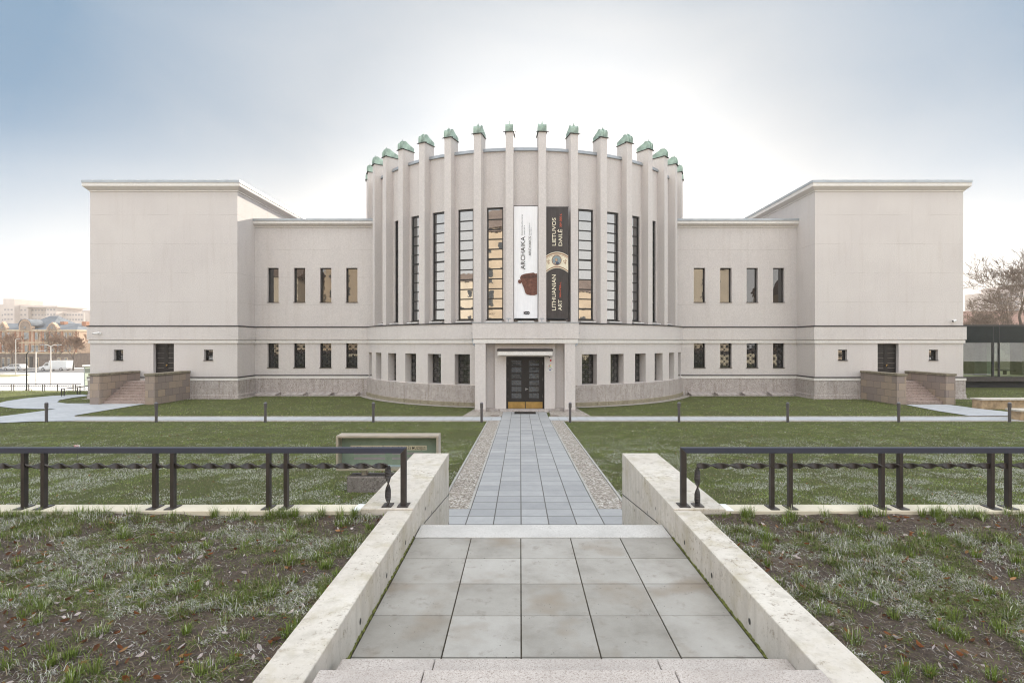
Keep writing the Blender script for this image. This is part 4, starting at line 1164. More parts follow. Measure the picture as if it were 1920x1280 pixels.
for k, (dx, dy, m) in enumerate(((-1.3, -1.3, 0), (1.3, -1.6, 1), (1.5, .4, 2), (0, 1.3, 3), (-1.8, .4, 4))):
    mb.prism([(qx(1031.2 + dx + .95 * math.cos(a)), qz(686.3 + dy + .95 * math.sin(a))) for a in [2 * math.pi * i / 10 for i in range(10)]], lambda p: (p[0], yp - .0105, p[1]), lambda p: (p[0], yp - .014 - .001 * k, p[1]), m)
mb.prism([(qx(1031.2 + 1.7 * math.cos(a)), qz(693.5 + 1.0 * math.sin(a))) for a in [2 * math.pi * i / 14 for i in range(14)]], lambda p: (p[0], yp - .0105, p[1]), lambda p: (p[0], yp - .014, p[1]), 5)
mb.box(qx(1027), qx(1036.5), yp - .013, yp - .0105, qz(691.6), qz(690.9), 6).box(qx(1028.5), qx(1034.5), yp - .013, yp - .0105, qz(690.4), qz(689.8), 6)
mb.build('emblem', [simple('purple', (.10, .04, .16), .5), simple('amber', (.8, .38, .03), .5), simple('lime', (.35, .6, .08), .5), simple('teal', (.03, .36, .22), .5), simple('vermilion', (.75, .14, .03), .5), simple('navy', (.02, .04, .22), .5), simple('violet_grey', (.30, .28, .42), .5)], pl)
al = thing('alarm_lamp', 'small red alarm lamp on the wall above the plaque', 'alarm', (qx(1032.5), yp, qz(675.5)))
mb = MB().lathe([(.055, 0), (.055, .02), (.035, .05), (.0, .06)], 14)
o = mb.build('lens', simple('red_lens', (.45, .01, .015), .25), al, local=True); o.rotation_euler = (R_(90), 0, 0); o.location = (0, .01, 0)
cm_list = [(186, 625, WY - 0.14, 'white security camera on the belt course of the left wing', -1), (1786, 602, WY - 0.01, 'white security camera near the outer edge of the right wing', 1), (1030.4, 669.5, 30.98, 'small dark dome camera under the entrance canopy', 0)]
for px, py, yy, lab, s in cm_list:
    x, z = gx(px, yy), gz(py, yy)
    c_ = thing('security_camera', lab, 'camera', (x, yy, z))
    if s:
        MB().box(x + .02, x + .14, yy - .03, yy, z - .07, z + .09).tube([(x + .08, yy - .02, z), (x + .02, yy - .16, z + .02)], .025, 8).build('bracket', m_white, c_)
        MB().tube([(x + .12, yy - .13, z + .05), (x - .22, yy - .30, z - .02)], .065, 12).build('camera_body', m_white, c_)
        MB().tube([(x - .2, yy - .29, z - .015), (x - .235, yy - .308, z - .023)], .055, 12).build('lens', m_black, c_)
    else:
        MB().tube([(x, yy, z + .10), (x, yy - .08, z + .10), (x, yy - .08, z + .03)], .03, 8).build('bracket', m_white, c_)
        mb = MB().lathe([(.0, -.05), (.04, -.035), (.05, 0), (.05, .03)], 12, (0, 0)); o = mb.build('dome', m_black, c_, local=True); o.location = (0, -.08, 0)

# floodlights standing on the portico roof
for px, lab in ((953.5, 'small floodlight on a stalk on the portico roof, left of the white banner'), (1016, 'small floodlight on a stalk on the portico roof, between the two banners')):
    fx = gx(px, 31.2)
    f_ = thing('floodlight', lab, 'floodlight', (fx, 31.2, 5.2), 'floodlights on the portico roof')
    MB().tube([(fx, 31.2, 5.19), (fx, 31.2, 5.42)], .022, 8).build('stalk', m_zinc, f_)
    MB().box(fx - .13, fx + .13, 31.12, 31.26, 5.40, 5.46).build('lamp_head', m_zinc, f_)

# ------------------------------------------------------------------ bollards
m_boll = simple('grey_brown_bollard_paint', (0.085, 0.075, 0.075), 0.5, 0.15, 8.0)
m_bcap = simple('bollard_cap', (0.16, 0.16, 0.18), 0.4, 0.15, 8.0)
BD = 26.15
boll = thing('bollard', 'x', 'bollard', (0, BD, 0))
MB().lathe([(.062, -.15), (.062, .70), (.060, .705)], 18).build('post', m_boll, boll, local=True, smooth=False)
MB().lathe([(.058, .706), (.074, .712), (.078, .74), (.078, .93), (.070, .935)], 18).build('lamp_head', m_boll, boll, local=True)
MB().lathe([(.076, .936), (.074, .955), (.055, .985), (.02, 1.0), (.004, 1.003)], 18).build('domed_cap', m_bcap, boll, local=True, smooth=True)
blab = ['grey-brown bollard at the far left, beside the side path', 'bollard standing below the left staircase', 'bollard on the left lawn edge, in line with the first of the four left windows', 'bollard on the left lawn edge behind the information board', 'bollard at the left edge of the main path', 'bollard at the right edge of the main path',
        'bollard on the right lawn edge where the round hall ends', 'bollard on the right lawn edge before the right wing corner', 'bollard below the right staircase', 'bollard at the far right beside a white-topped bench']
for i, px in enumerate((87, 293, 497.5, 700, 903, 1069, 1273, 1477, 1685, 1893)):
    b = boll if i == 0 else copy_tree(boll)
    b.location = (gx(px, BD), BD, lz(0, BD) - 0.01)
    tag(b, blab[i], 'bollard', 'bollards along the cross path')

# ------------------------------------------------------------------ information board
IY = 12.0; zb_ = lz(0, IY)
ib = thing('information_board', 'steel-framed glazed museum board with a cream name strip on a concrete block', 'board', (gx(728, IY), IY + .2, zb_))
x0, x1, zt_, z0_ = gx(630, IY), gx(822, IY), gz(816.5, IY), gz(882.5, IY)
dpt, fw_ = 0.36, 0.05
m_steel = simple('brushed_steel_frame', (0.62, 0.55, 0.47), 0.36, 0.12, 4.0, metallic=0.7)
mb = MB()
mb.box(x0, x1, IY, IY + dpt, zt_ - fw_, zt_).box(x0, x1, IY, IY + dpt, z0_, z0_ + fw_).box(x0, x0 + fw_, IY, IY + dpt, z0_ + fw_, zt_ - fw_).box(x1 - fw_, x1, IY, IY + dpt, z0_ + fw_, zt_ - fw_)
mb.build('frame', m_steel, ib, bevel=.004)
tg = NT('green_frosted_glass')
n_ = tg.noise(3.0, 6, .7); n2_ = tg.noise(14.0, 4, .75)
tg.set(Base_Color=tg.mix(tg.step(n2_, .35, .7), tg.ramp(n_, [(.3, (.17, .215, .165)), (.7, (.28, .345, .275))]), (.25, .315, .24)), Roughness=.12)
m_ggl = tg.mat
yg = IY + 0.24
MB().box(x0 + fw_ + .001, x1 - fw_ - .001, yg, yg + .02, z0_ + fw_ + .001, zt_ - fw_ - .001).build('glass_panel', m_ggl, ib)
mb = MB().box(x0 + fw_ + .002, x1 - fw_ - .002, yg - .004, yg - .001, z0_ + fw_ + .002, gz(871.5, yg)); mb.build('blue_strip', simple('pale_blue_film', (.40, .52, .56), .3, .08, 6), ib)
xa, xb = gx(657.3, yg), gx(800, yg)
st_ = MB().box(xa, xb, yg - .006, yg - .001, gz(843.3, yg), gz(834.6, yg)).build('name_strip', simple('cream_strip', (.62, .56, .40), .6, .05, 5), ib)
tmp = MB(); text_faces(tmp, 'NACIONALINIS M. K. ČIURLIONIO DAILĖS MUZIEJUS', 1.0, lambda x, y, t: (x, y, t), bold=0.006)
lx = [v[0] for v in tmp.v]; W_ = max(lx) - min(lx); sx_ = (xb - xa - .05) / W_
hz = (gz(836.3, yg) - gz(842.3, yg)) / .727 * 0.95
lt = MB(); lt.v = [(xa + .025 + (v[0] - min(lx)) * sx_, yg - .009, gz(842.0, yg) + v[1] * hz) for v in tmp.v]; lt.f, lt.m = tmp.f, tmp.m
lt.build('lettering', simple('dark_brown_print', (.03, .022, .02), .6), st_)
mb = MB()
for a, b, c, d in ((663.5, 722, 857, 861), (735, 793, 857, 861), (663.5, 722, 847.5, 851.5), (735, 793, 847.5, 851.5)):
    mb.box(gx(a, yg), gx(b, yg), yg - .005, yg - .001, gz(d, yg), gz(c, yg))
mb.build('notice_line', simple('grey_film', (.27, .25, .25), .5, .1, 5), ib)
for px in (682.5, 770):
    xx = gx(px, IY + .15)
    MB().lathe([(.075, zb_ + .28), (.075, z0_ - .001)], 16, (xx, IY + .2)).build('leg', m_steel, ib)
MB().box(gx(650.5, 12), gx(803, 12), IY - .02, IY + .42, zb_ - .1, zb_ + .335).build('concrete_block', granite('rough_concrete_block', (.19, .165, .15), (.25, .225, .205), (.10, .085, .075), 40, .9, .5), ib, bevel=.02)

# small lawn sign
sy = 15.9; sx0 = gx(145, sy); zs = lz(0, sy)
sg = thing('lawn_sign', 'small white sign with a red ring on a thin stake in the left lawn', 'sign', (sx0, sy, zs))
MB().tube([(sx0, sy, zs - .1), (sx0, sy, zs + .36)], .007, 6).build('stake', m_iron, sg)
pl_ = MB().box(sx0 - .085, sx0 + .085, sy - .012, sy - .006, zs + .34, zs + .46).build('plate', m_white, sg)
mb = MB()
m_red = simple('sign_red', (.55, .03, .035), .5)
n = 24
for k in range(n):
    a, b = 2 * math.pi * k / n, 2 * math.pi * (k + 1) / n
    P = lambda r, a: (sx0 + r * math.cos(a), sy - .0135, zs + .40 + r * math.sin(a))
    mb.face([P(.054, a), P(.054, b), P(.042, b), P(.042, a)], 0)
mb.box(sx0 - .085, sx0 - .071, sy - .0145, sy - .0125, zs + .34, zs + .46, 0)
mb.face([(sx0 - .034, sy - .015, zs + .43), (sx0 - .028, sy - .015, zs + .436), (sx0 + .036, sy - .015, zs + .37), (sx0 + .030, sy - .015, zs + .364)], 0)
for a, b, c, d in ((-.024, .018, .388, .406), (.014, .030, .398, .418), (-.022, -.015, .372, .39), (.008, .015, .372, .39), (-.032, -.022, .40, .416)):
    mb.box(sx0 + a, sx0 + b, sy - .0142, sy - .0122, zs + c, zs + d, 1)
mb.build('no_dogs_symbol', [m_red, m_ink], pl_)

# ------------------------------------------------------------------ benches
def bench(name, label, x0, x1, y0, y1, h):
    b = thing(name, label, 'bench', ((x0 + x1) / 2, (y0 + y1) / 2, 0))
    MB().box(x0 - .06, x1 + .06, y0 - .07, y1 + .07, h - .09, h).build('seat_slab', m_conc, b, bevel=.01)
    MB().box(x0, x1, y0, y1, -.15, h - .092).build('stone_base', simple('tan_rubble_stone', (.36, .26, .16), .9, .35, 4.0, .8, 12), b, bevel=.015)
bench('stone_bench', 'long tan stone bench with a pale slab before the glass pavilion', gx(1841, 31.9), gx(1841, 31.9) + 7.0, 31.9, 32.6, .62)
bench('stone_bench', 'tan stone bench with a pale slab at the right edge by the last bollard', gx(1913, 26.9), gx(1913, 26.9) + 6.0, 26.9, 27.6, .58)

# ------------------------------------------------------------------ glass pavilion on the right
t = NT('clear_pavilion_glass')
tr = t.t.nodes.new('ShaderNodeBsdfTransparent'); tr.inputs[0].default_value = (.50, .57, .50, 1)
gl_ = t.t.nodes.new('ShaderNodeBsdfGlossy'); gl_.inputs['Roughness'].default_value = .01
mx = t.t.nodes.new('ShaderNodeMixShader'); mx.inputs[0].default_value = .13
t.t.links.new(tr.outputs[0], mx.inputs[1]); t.t.links.new(gl_.outputs[0], mx.inputs[2]); t.t.links.new(mx.outputs[0], t.out.inputs[0])
m_pgl = t.mat
m_dark = simple('dark_grey_panel', (.016, .021, .021), .6, .15, 2.0, spec=.15)
GY = 47.0
gp = thing('glass_pavilion', 'low dark-framed glass pavilion beside the right wing', 'pavilion', (46, GY, 0))
gx0, gx1 = 34.0, 66.0
MB().box(gx0, gx1, GY, GY + 9, 4.0, 5.45).build('fascia', m_dark, gp)
MB().box(gx0, gx1 + .1, GY - .06, GY + 9.1, 5.452, 5.60).build('roof_edge', m_black, gp)
MB().box(gx0, gx1, GY - .03, GY + 9.03, .56, .97).build('sill', granite('dark_granite', (.045, .036, .034), (.07, .058, .055), (.02, .017, .016), 30, .4), gp)
MB().box(gx0, gx1, GY + .35, GY + 8.7, -.3, .559).build('plinth', simple('dark_plinth', (.035, .033, .033), .8), gp)
for px, w in ((1862.5, .16), (1873.8, .12), (1925, .16), (1800, .12), (1990, .16)):
    xx = gx(px, GY)
    MB().box(xx - w / 2, xx + w / 2, GY + .0, GY + .12, .972, 3.998).box(xx - .03, xx + .03, GY - .02, GY - .001, 4.0, 5.45).build('mullion', m_black, gp)
for yy in (GY + .06, GY + 8.9):
    MB().face([(gx0, yy, .972), (gx1, yy, .972), (gx1, yy, 3.998), (gx0, yy, 3.998)]).build('glazing', m_pgl, gp)
MB().box(gx0, gx1, GY + .2, GY + 8.8, .975, 1.02).build('floor', simple('pale_floor', (.50, .46, .36), .4), gp)
MB().box(gx(1827, GY + 2), gx(1850, GY + 2), GY + 2, GY + 3.2, 1.021, 3.997).build('pillar', simple('grey_pillar', (.20, .19, .17), .7, .2, 2), gp)
MB().box(gx(1850.5, GY + 3), gx(1860.5, GY + 3), GY + 3, GY + 3.4, 1.021, 3.997).build('partition', simple('pale_green_wall', (.42, .47, .42), .7), gp)
MB().box(gx(1916, GY + 2), gx(1940, GY + 2), GY + 2, GY + 3.2, 1.021, 3.997).build('pillar', bpy.data.materials['grey_pillar'], gp)
x_ = gx(1894, GY + 3)
MB().box(x_ - .9, x_ + .9, GY + 2.6, GY + 3.1, 1.35, 1.42).box(x_ - .7, x_ - .6, GY + 2.7, GY + 3.0, 1.021, 1.35).box(x_ + .6, x_ + .7, GY + 2.7, GY + 3.0, 1.021, 1.35).build('bench', simple('dark_bench', (.05, .045, .04), .6), gp)

# ------------------------------------------------------------------ trees
m_bark = simple('grey_brown_bark', (.085, .065, .052), .95, .35, 5.0, .6, 20)
m_twig = simple('brown_twigs', (.12, .085, .062), .95, .3, 2.0)
m_twig2 = simple('russet_twigs', (.20, .115, .07), .95, .3, 2.0)
def bare_tree(name, label, x, y, z, h, seed, fork=0.35, spread=0.55, depth=6, twig=None, r0=None, group=None):
    rmin = 0.00024 * max(20.0, y) if y > 0 else 0.014
    rd = random.Random(seed)
    t_ = thing(name, label, 'tree', (x, y, z), group)
    tr, cr = MB(), MB()
    def grow(p, d, L, r, lv):
        n = 4 if lv < 3 else 2
        pts, rad = [p], [r]
        for i in range(n):
            d = (d + Vector((rd.gauss(0, .10), rd.gauss(0, .10), rd.gauss(0, .05)))).normalized()
            p = p + d * (L / n); pts.append(p); rad.append(r * (1 - .38 * (i + 1) / n))
        rad = [max(q_, rmin) for q_ in rad]
        (tr if lv < 2 else cr).tube(pts, rad, 7 if lv < 2 else 4 if lv < 4 else 3, cap=False)
        if lv >= depth: return
        for k in range(rd.choice((2, 3, 3) if lv < 3 else (2, 3, 4))):
            q = pts[-1] if k == 0 else pts[rd.randint(max(1, n // 2), n)]
            a = d.orthogonal().normalized(); a.rotate(Matrix.Rotation(rd.uniform(0, 6.28), 3, d))
            s = spread * (0.45 if k == 0 else rd.uniform(.7, 1.35))
            nd = (d + a * s + Vector((0, 0, .12))).normalized()
            grow(q, nd, L * rd.uniform(.64, .86), rad[-1] * rd.uniform(.62, .85), lv + 1)
    grow(Vector((x, y, z - .2)), Vector((rd.gauss(0, .04), rd.gauss(0, .04), 1)).normalized(), h * fork, r0 or h * .022, 0)
    tr.build('trunk', m_bark, t_, smooth=True)
    cr.build('crown', twig or m_twig, t_)
    return t_
bare_tree('bare_tree', 'large leafless tree with a stout forked trunk behind the glass pavilion', gx(1912, 62), 62, -.2, 16, 5, .28, .7, 8, r0=.42)
bare_tree('bare_tree', 'leafless tree with low spreading limbs behind the corner of the right wing', gx(1868, 70), 70, -.2, 12, 11, .25, .9, 7, r0=.26)
bare_tree('bare_tree', 'slim leafless tree deep behind the pavilion roof', gx(1838, 85), 85, -.2, 12, 23, .25, .85, 8, r0=.22)
SZ = -2.2
bare_tree('street_tree', 'russet-twigged street tree before the left part of the old brick building', gx(22, 118), 118.0, SZ, 9.0, 31, .28, .7, 7, m_twig2, group='street trees')
bare_tree('street_tree', 'bare street tree with a wide fork above the white van', gx(97, 119), 119.5, SZ, 8.5, 36, .34, .85, 6, group='street trees')
bare_tree('street_tree', 'bare brownish street tree at the right end of the old brick building', gx(134, 118), 118.5, SZ, 8.2, 44, .3, .62, 7, m_twig2, group='street trees')

# ------------------------------------------------------------------ street on the left
m_ybrick = simple('yellow_brick', (.44, .31, .22), .9, .2, 3.0)
m_rbrick = simple('red_brick', (.36, .17, .10), .9, .2, 3.0)
m_dstone = simple('dark_ground_floor_stone', (.15, .115, .095), .9, .25, 1.5)
m_slate = simple('blue_grey_roof', (.15, .165, .185), .95, .2, .6, spec=.05)
m_win = glass('house_glass', (.05, .055, .06), 2.0)
HD = 133.0
def hx(p): return gx(p, HD)
def hz_(p): return gz(p, HD)
ob = thing('old_brick_building', 'ornate old yellow brick corner building with blue-grey roofs across the street', 'building', (hx(60), HD, SZ))
MB().box(hx(-120), hx(145), HD, HD + 16, hz_(662), hz_(619)).build('wall', m_ybrick, ob)
MB().box(hx(-120.5), hx(145.5), HD - .15, HD + 16, SZ, hz_(662.1)).build('ground_floor', m_dstone, ob)
MB().box(hx(-121), hx(146), HD - .35, HD + 16.3, hz_(620.5), hz_(618)).box(hx(-120), hx(145), HD - .2, HD, hz_(643), hz_(641)).box(hx(-120.4), hx(145.4), HD - .3, HD, hz_(663), hz_(661)).build('cornice', simple('pale_stone_trim', (.55, .44, .30), .9, .1, 3), ob)
mb = MB()
def hip(x0, x1, zb, zt, inset=6, y0=HD - .3, y1=HD + 16):
    ym = (y0 + y1) / 2
    mb.face([(x0, y0, zb), (x1, y0, zb), (x1 - inset, ym, zt), (x0 + inset, ym, zt)]); mb.face([(x1, y1, zb), (x0, y1, zb), (x0 + inset, ym, zt), (x1 - inset, ym, zt)])
    mb.face([(x0, y1, zb), (x0, y0, zb), (x0 + inset, ym, zt)]); mb.face([(x1, y0, zb), (x1, y1, zb), (x1 - inset, ym, zt)])
hip(hx(-121), hx(146), hz_(618), hz_(604), 6)
hip(hx(18), hx(82), hz_(614), hz_(589), 3.2, HD + 2, HD + 14)
rf = mb.build('roof', m_slate, ob)
for px in (120, 22, 78): MB().box(hx(px - 4), hx(px + 4), HD + 6, HD + 7.2, hz_(618), hz_(601)).build('chimney', m_rbrick, rf)
for px, w, top, arch_ in ((7, 7, 603, 0), (50, 12, 598.5, 1), (100, 10, 604, 0)):
    P = [(-w, 619), (-w, 613)] + ([(w * math.cos(math.pi - q), 611 - (611 - top) * math.sin(q)) for q in [math.pi * k / 12 for k in range(13)]] if arch_ else [(-w * .72, 612), (-w * .6, 608.5), (0, top), (w * .6, 608.5), (w * .72, 612)]) + [(w, 613), (w, 619)]
    g_ = MB().prism([(hx(px + a), hz_(b)) for a, b in P], lambda p: (p[0], HD - .4, p[1]), lambda p: (p[0], HD + .5, p[1])).build('gable', m_ybrick, ob)
    MB().prism([(hx(px + a * .8), hz_(619 + (b - 619) * .84)) for a, b in P], lambda p: (p[0], HD - .46, p[1]), lambda p: (p[0], HD - .41, p[1])).build('gable_panel', simple('weathered_gable', (.24, .18, .14), .9, .3, 2), g_)
    MB().box(hx(px - w * .16), hx(px + w * .16), HD - .52, HD - .47, hz_(616), hz_(611.5)).build('gable_window', m_win, g_)
    if arch_: MB().prism([(hx(px + a * 1.06), hz_(b - .6)) for a, b in P[2:-2]] + [(hx(px + a), hz_(b)) for a, b in P[2:-2]][::-1], lambda p: (p[0], HD - .55, p[1]), lambda p: (p[0], HD + 3.2, p[1])).build('gable_roof', m_slate, g_)
for px in (-8, 2, 15, 29, 38, 44.5, 56.5, 64, 78, 82, 93, 105.5, 117, 143): MB().box(hx(px - 1.1), hx(px + 1.1), HD - .12, HD, hz_(661), hz_(620.6)).build('brick_pilaster', m_rbrick, ob)
for py0, py1, ll in ((636, 623.5, (-2, 8, 18, 51, 70, 86.5, 99, 111.5, 125, 133)), (659, 647, (-2, 8, 19, 51, 63, 71, 87, 99.5, 111, 125, 133)), (688, 671, (-2, 8, 18, 52, 71, 111.5, 125))):
    for px in ll:
        w = 4.5 if (px == 51 and py0 == 636) else 2.4
        f = MB().box(hx(px - w - .5), hx(px + w + .5), HD - .24, HD - .13, hz_(py0 + .8), hz_(py1 - .8)).build('window', bpy.data.materials['pale_stone_trim'], ob)
        MB().box(hx(px - w), hx(px + w), HD - .27, HD - .242, hz_(py0), hz_(py1)).build('pane', m_win, f)
MB().box(hx(57.5), hx(62.5), HD - .25, HD - .151, SZ, hz_(668)).build('door', m_door, ob)

AD = 300.0
def ax_(p): return gx(p, AD)
def az_(p): return gz(p, AD)
m_apt = simple('pale_pink_concrete', (.42, .36, .33), .9, .1, .2)
m_aptw = simple('dim_window_glass', (.16, .15, .16), .3)
ab = thing('apartment_block', 'long stepped pale apartment block rising behind the old brick building', 'building', (ax_(75), AD, SZ))
mb = MB()
for x0, x1, top, y0 in ((-90, 6, 569, 6), (6, 27, 560, 0), (27, 44, 571, 3), (44, 86, 575, 5), (86, 106, 576, 0), (106, 147, 585, 4), (131, 149, 580, 8)):
    mb.box(ax_(x0), ax_(x1), AD + y0, AD + 18 + y0, SZ, az_(top))
mb.box(ax_(42), ax_(110), AD - 1, AD + 20, az_(576), az_(573.2))
mb.build('wall', m_apt, ab)
for r, py in enumerate((579, 588, 597, 606, 615)):
    for px in list(np.arange(46, 84, 6.2)) + [90, 96, 102] + list(np.arange(110, 146, 5.4)) + [10, 16, 22, 31, 38, -6, -14, -24]:
        if py < 586 and (px > 106 or px < 6): continue
        yy = AD + (5 if 44 < px < 86 else 0 if 86 <= px < 106 else 4 if px >= 106 else 0 if 6 < px < 27 else 3 if px >= 27 else 6)
        MB().box(ax_(px - 1.7), ax_(px + 1.7), yy - .12, yy - .02, az_(py + 3), az_(py)).build('window', m_aptw, ab)
ob2 = thing('office_building', 'pale plain building with a glazed ground floor beside the wing corner', 'building', (gx(158, 150), 150, SZ))
MB().box(gx(147, 150), gx(260, 150), 150, 165, gz(648, 150), gz(611, 150)).build('wall', simple('off_white_wall', (.55, .5, .46), .9, .08, 1), ob2)
MB().box(gx(148, 150), gx(258, 150), 149.4, 164, SZ, gz(648.2, 150)).build('glazed_floor', m_win, ob2)
MB().box(gx(147, 150), gx(260, 150), 148.9, 149.9, gz(670, 150), gz(666, 150)).build('fascia_band', m_white, ob2)

def wheel(mb, x, y, z, r=.32, w=.22):
    n = 20
    mb.prism([(x + r * math.cos(2 * math.pi * k / n), z + r * math.sin(2 * math.pi * k / n)) for k in range(n)], lambda p: (p[0], y, p[1]), lambda p: (p[0], y + w, p[1]), 0)
    mb.prism([(x + r * .6 * math.cos(2 * math.pi * k / n), z + r * .6 * math.sin(2 * math.pi * k / n)) for k in range(n)], lambda p: (p[0], y - .01, p[1]), lambda p: (p[0], y - .002, p[1]), 1)
m_tyre = simple('tyre', (.02, .02, .02), .8); m_rim = simple('rim', (.45, .45, .46), .3, metallic=.8)
def vehicle(name, label, cat, x, y, z, prof, wheels, wins, W, paint, extra=None):
    v = thing(name, label, cat, (x, y, z))
    MB().prism(prof, lambda p: (x + p[0], y, z + p[1]), lambda p: (x + p[0], y + W, z + p[1])).build('body', paint, v, bevel=.06, segs=3)
    for wx, r in wheels:
        for yy in (y - .02, y + W - .2):
            mb = MB(); wheel(mb, x + wx, yy, z + r, r); mb.build('wheel', [m_tyre, m_rim], v)
    for poly in wins:
        MB().prism(poly, lambda p: (x + p[0], y - .012, z + p[1]), lambda p: (x + p[0], y + .02, z + p[1])).build('side_window', m_win, v)
    if extra: extra(v)
    return v
m_vanp = simple('white_van_paint', (.72, .72, .72), .35, .04, 1)
VD = 117.5
vx = gx(72, VD)
def van_extra(v):
    MB().box(vx + 2.35, vx + 6.25, VD - .06, VD + 2.1, SZ + .62, SZ + 2.25).build('cargo_box', m_white, v, bevel=.03)
    for yy in (VD + .15, VD + 1.6): MB().box(vx - .02, vx + .05, yy, yy + .25, SZ + .65, SZ + .85).build('headlight', m_rim, v)
vehicle('delivery_van', 'white box van parked in front of the old brick building', 'van', vx, VD, SZ, [(0, .3), (0, .8), (.9, 1.05), (1.65, 1.85), (2.4, 1.95), (2.4, .62), (6.2, .62), (6.2, .35)], [(1.0, .34), (5.0, .34)], [[(1.15, 1.1), (1.7, 1.7), (2.2, 1.7), (2.2, 1.1)]], 2.0, m_vanp, van_extra)
vehicle('estate_car', 'silver estate car on the street at the far left', 'car', gx(3, VD), VD, SZ, [(0, .3), (.02, .72), (.25, .85), (1.2, .95), (1.9, 1.42), (3.9, 1.45), (4.25, .95), (4.35, .8), (4.35, .32)], [(.85, .32), (3.5, .32)], [[(1.45, .95), (1.98, 1.34), (2.6, 1.36), (2.6, .95)], [(2.68, .95), (2.68, 1.36), (3.8, 1.36), (3.98, .95)]], 1.75, simple('silver_car_paint', (.55, .55, .56), .3, .04, 1, metallic=.4))

def lamp(name, label, x, y, z, h, r, mat, arms):
    l = thing(name, label, 'street lamp', (x, y, z))
    MB().tube([(x, y, z - .2), (x, y, z + h)], [r, r * .7], 8).build('pole', mat, l)
    for a in arms:
        b = MB().tube([(x, y, z + h - .05), (x + a * .4, y, z + h + .12), (x + a * 1.0, y, z + h + .18)], r * .5, 6).build('arm', mat, l)
        MB().box(x + a * .7, x + a * 1.3, y - .1, y + .1, z + h + .13, z + h + .2).build('lamp_head', m_zinc, b)
m_pole = simple('pale_galvanised_pole', (.50, .48, .46), .5, .1, 3)
x = gx(50, 45.5); z = float(lawn_z(np.array([x]), np.array([45.5]))[0])
lamp('street_lamp', 'black lamp post behind the low railing on the left', x, 45.5, z, 3.45, .06, m_black, [.35])
lamp('street_lamp', 'pale lamp pole with two arms on the square, right of the black post', gx(95, 66), 66, -1.3, 4.9, .085, m_pole, [-1, 1])
lamp('street_lamp', 'pale lamp pole with one arm between the two other posts', gx(67.5, 69), 69, -1.4, 4.2, .085, m_pole, [.9])
lamp('street_lamp', 'thin tall pole farthest away on the square, left of the black post', gx(29.5, 98), 98, -2.0, 6.6, .07, m_pole, [.6])
ss = thing('poster_stand', 'red and white poster stand behind the white van', 'poster stand', (gx(129, 121), 121, SZ))
MB().box(gx(126, 121), gx(132, 121), 121, 121.1, gz(690, 121), gz(680, 121)).build('poster', simple('red_poster', (.55, .12, .10), .6, .3, 1.2), ss)
MB().box(gx(126.5, 121), gx(127, 121), 121.02, 121.08, SZ, gz(690, 121)).box(gx(131, 121), gx(131.5, 121), 121.02, 121.08, SZ, gz(690, 121)).build('leg', m_iron, ss)
kx0, kx1, ky = gx(157, 56), gx(157, 56) + 1.6, 56.0; kz = -.75
kk = thing('bus_shelter', 'small white-roofed glass shelter peeping out behind the left wing', 'shelter', (kx0, ky, kz))
MB().box(kx0 - .1, kx1 + .1, ky - .1, ky + 1.6, kz + 2.25, kz + 2.4).build('roof', m_white, kk)
for a in (kx0, kx1 - .07):
    for b in (ky, ky + 1.43): MB().box(a, a + .07, b, b + .07, kz - .3, kz + 2.249).build('post', m_zinc, kk)
MB().face([(kx0 + .07, ky + .03, kz + .2), (kx1 - .07, ky + .03, kz + .2), (kx1 - .07, ky + .03, kz + 2.2), (kx0 + .07, ky + .03, kz + 2.2)]).build('pane', m_pgl, kk)

def low_rail(name, label, p0, p1, posts, h=.56):
    r = thing(name, label, 'railing', p0)
    p0, p1 = Vector(p0), Vector(p1)
    d = (p1 - p0)
    MB().tube([p0 + Vector((0, 0, h)), p1 + Vector((0, 0, h))], .032, 4).build('handrail', m_rail, r)
    for u in posts:
        q = p0 + d * u
        MB().box(q.x - .025, q.x + .025, q.y - .025, q.y + .025, q.z - .3, q.z + h).build('post', m_rail2, r)
    mb = MB(); n = int(d.length / .19)
    for i in range(n): mb.tube([p0 + d * ((i + .12) / n) + Vector((0, 0, h - .19)), p0 + d * ((i + .5) / n) + Vector((0, 0, h - .19)), p0 + d * ((i + .88) / n) + Vector((0, 0, h - .19))], [.008, .026, .008], 4)
    mb.build('twisted_bar', m_rail2, r)
RYF = 44.0
xa, xb = gx(-60, RYF), gx(152, RYF)
low_rail('low_railing', 'low black railing at the back of the sunlit lawn on the left', (xa, RYF, 0.0), (xb, RYF, 0.0), [(gx(p, RYF) - xa) / (xb - xa) for p in (-50, -24, -19, 21, 26, 54, 80, 84, 108, 137, 142)])
low_rail('low_railing', 'short black railing running back along the left end of the wing', (-34.6, 39.4, 0), (-34.6, 43.6, 0), [0.006, .06, .34, .40, .72, .78, .99])

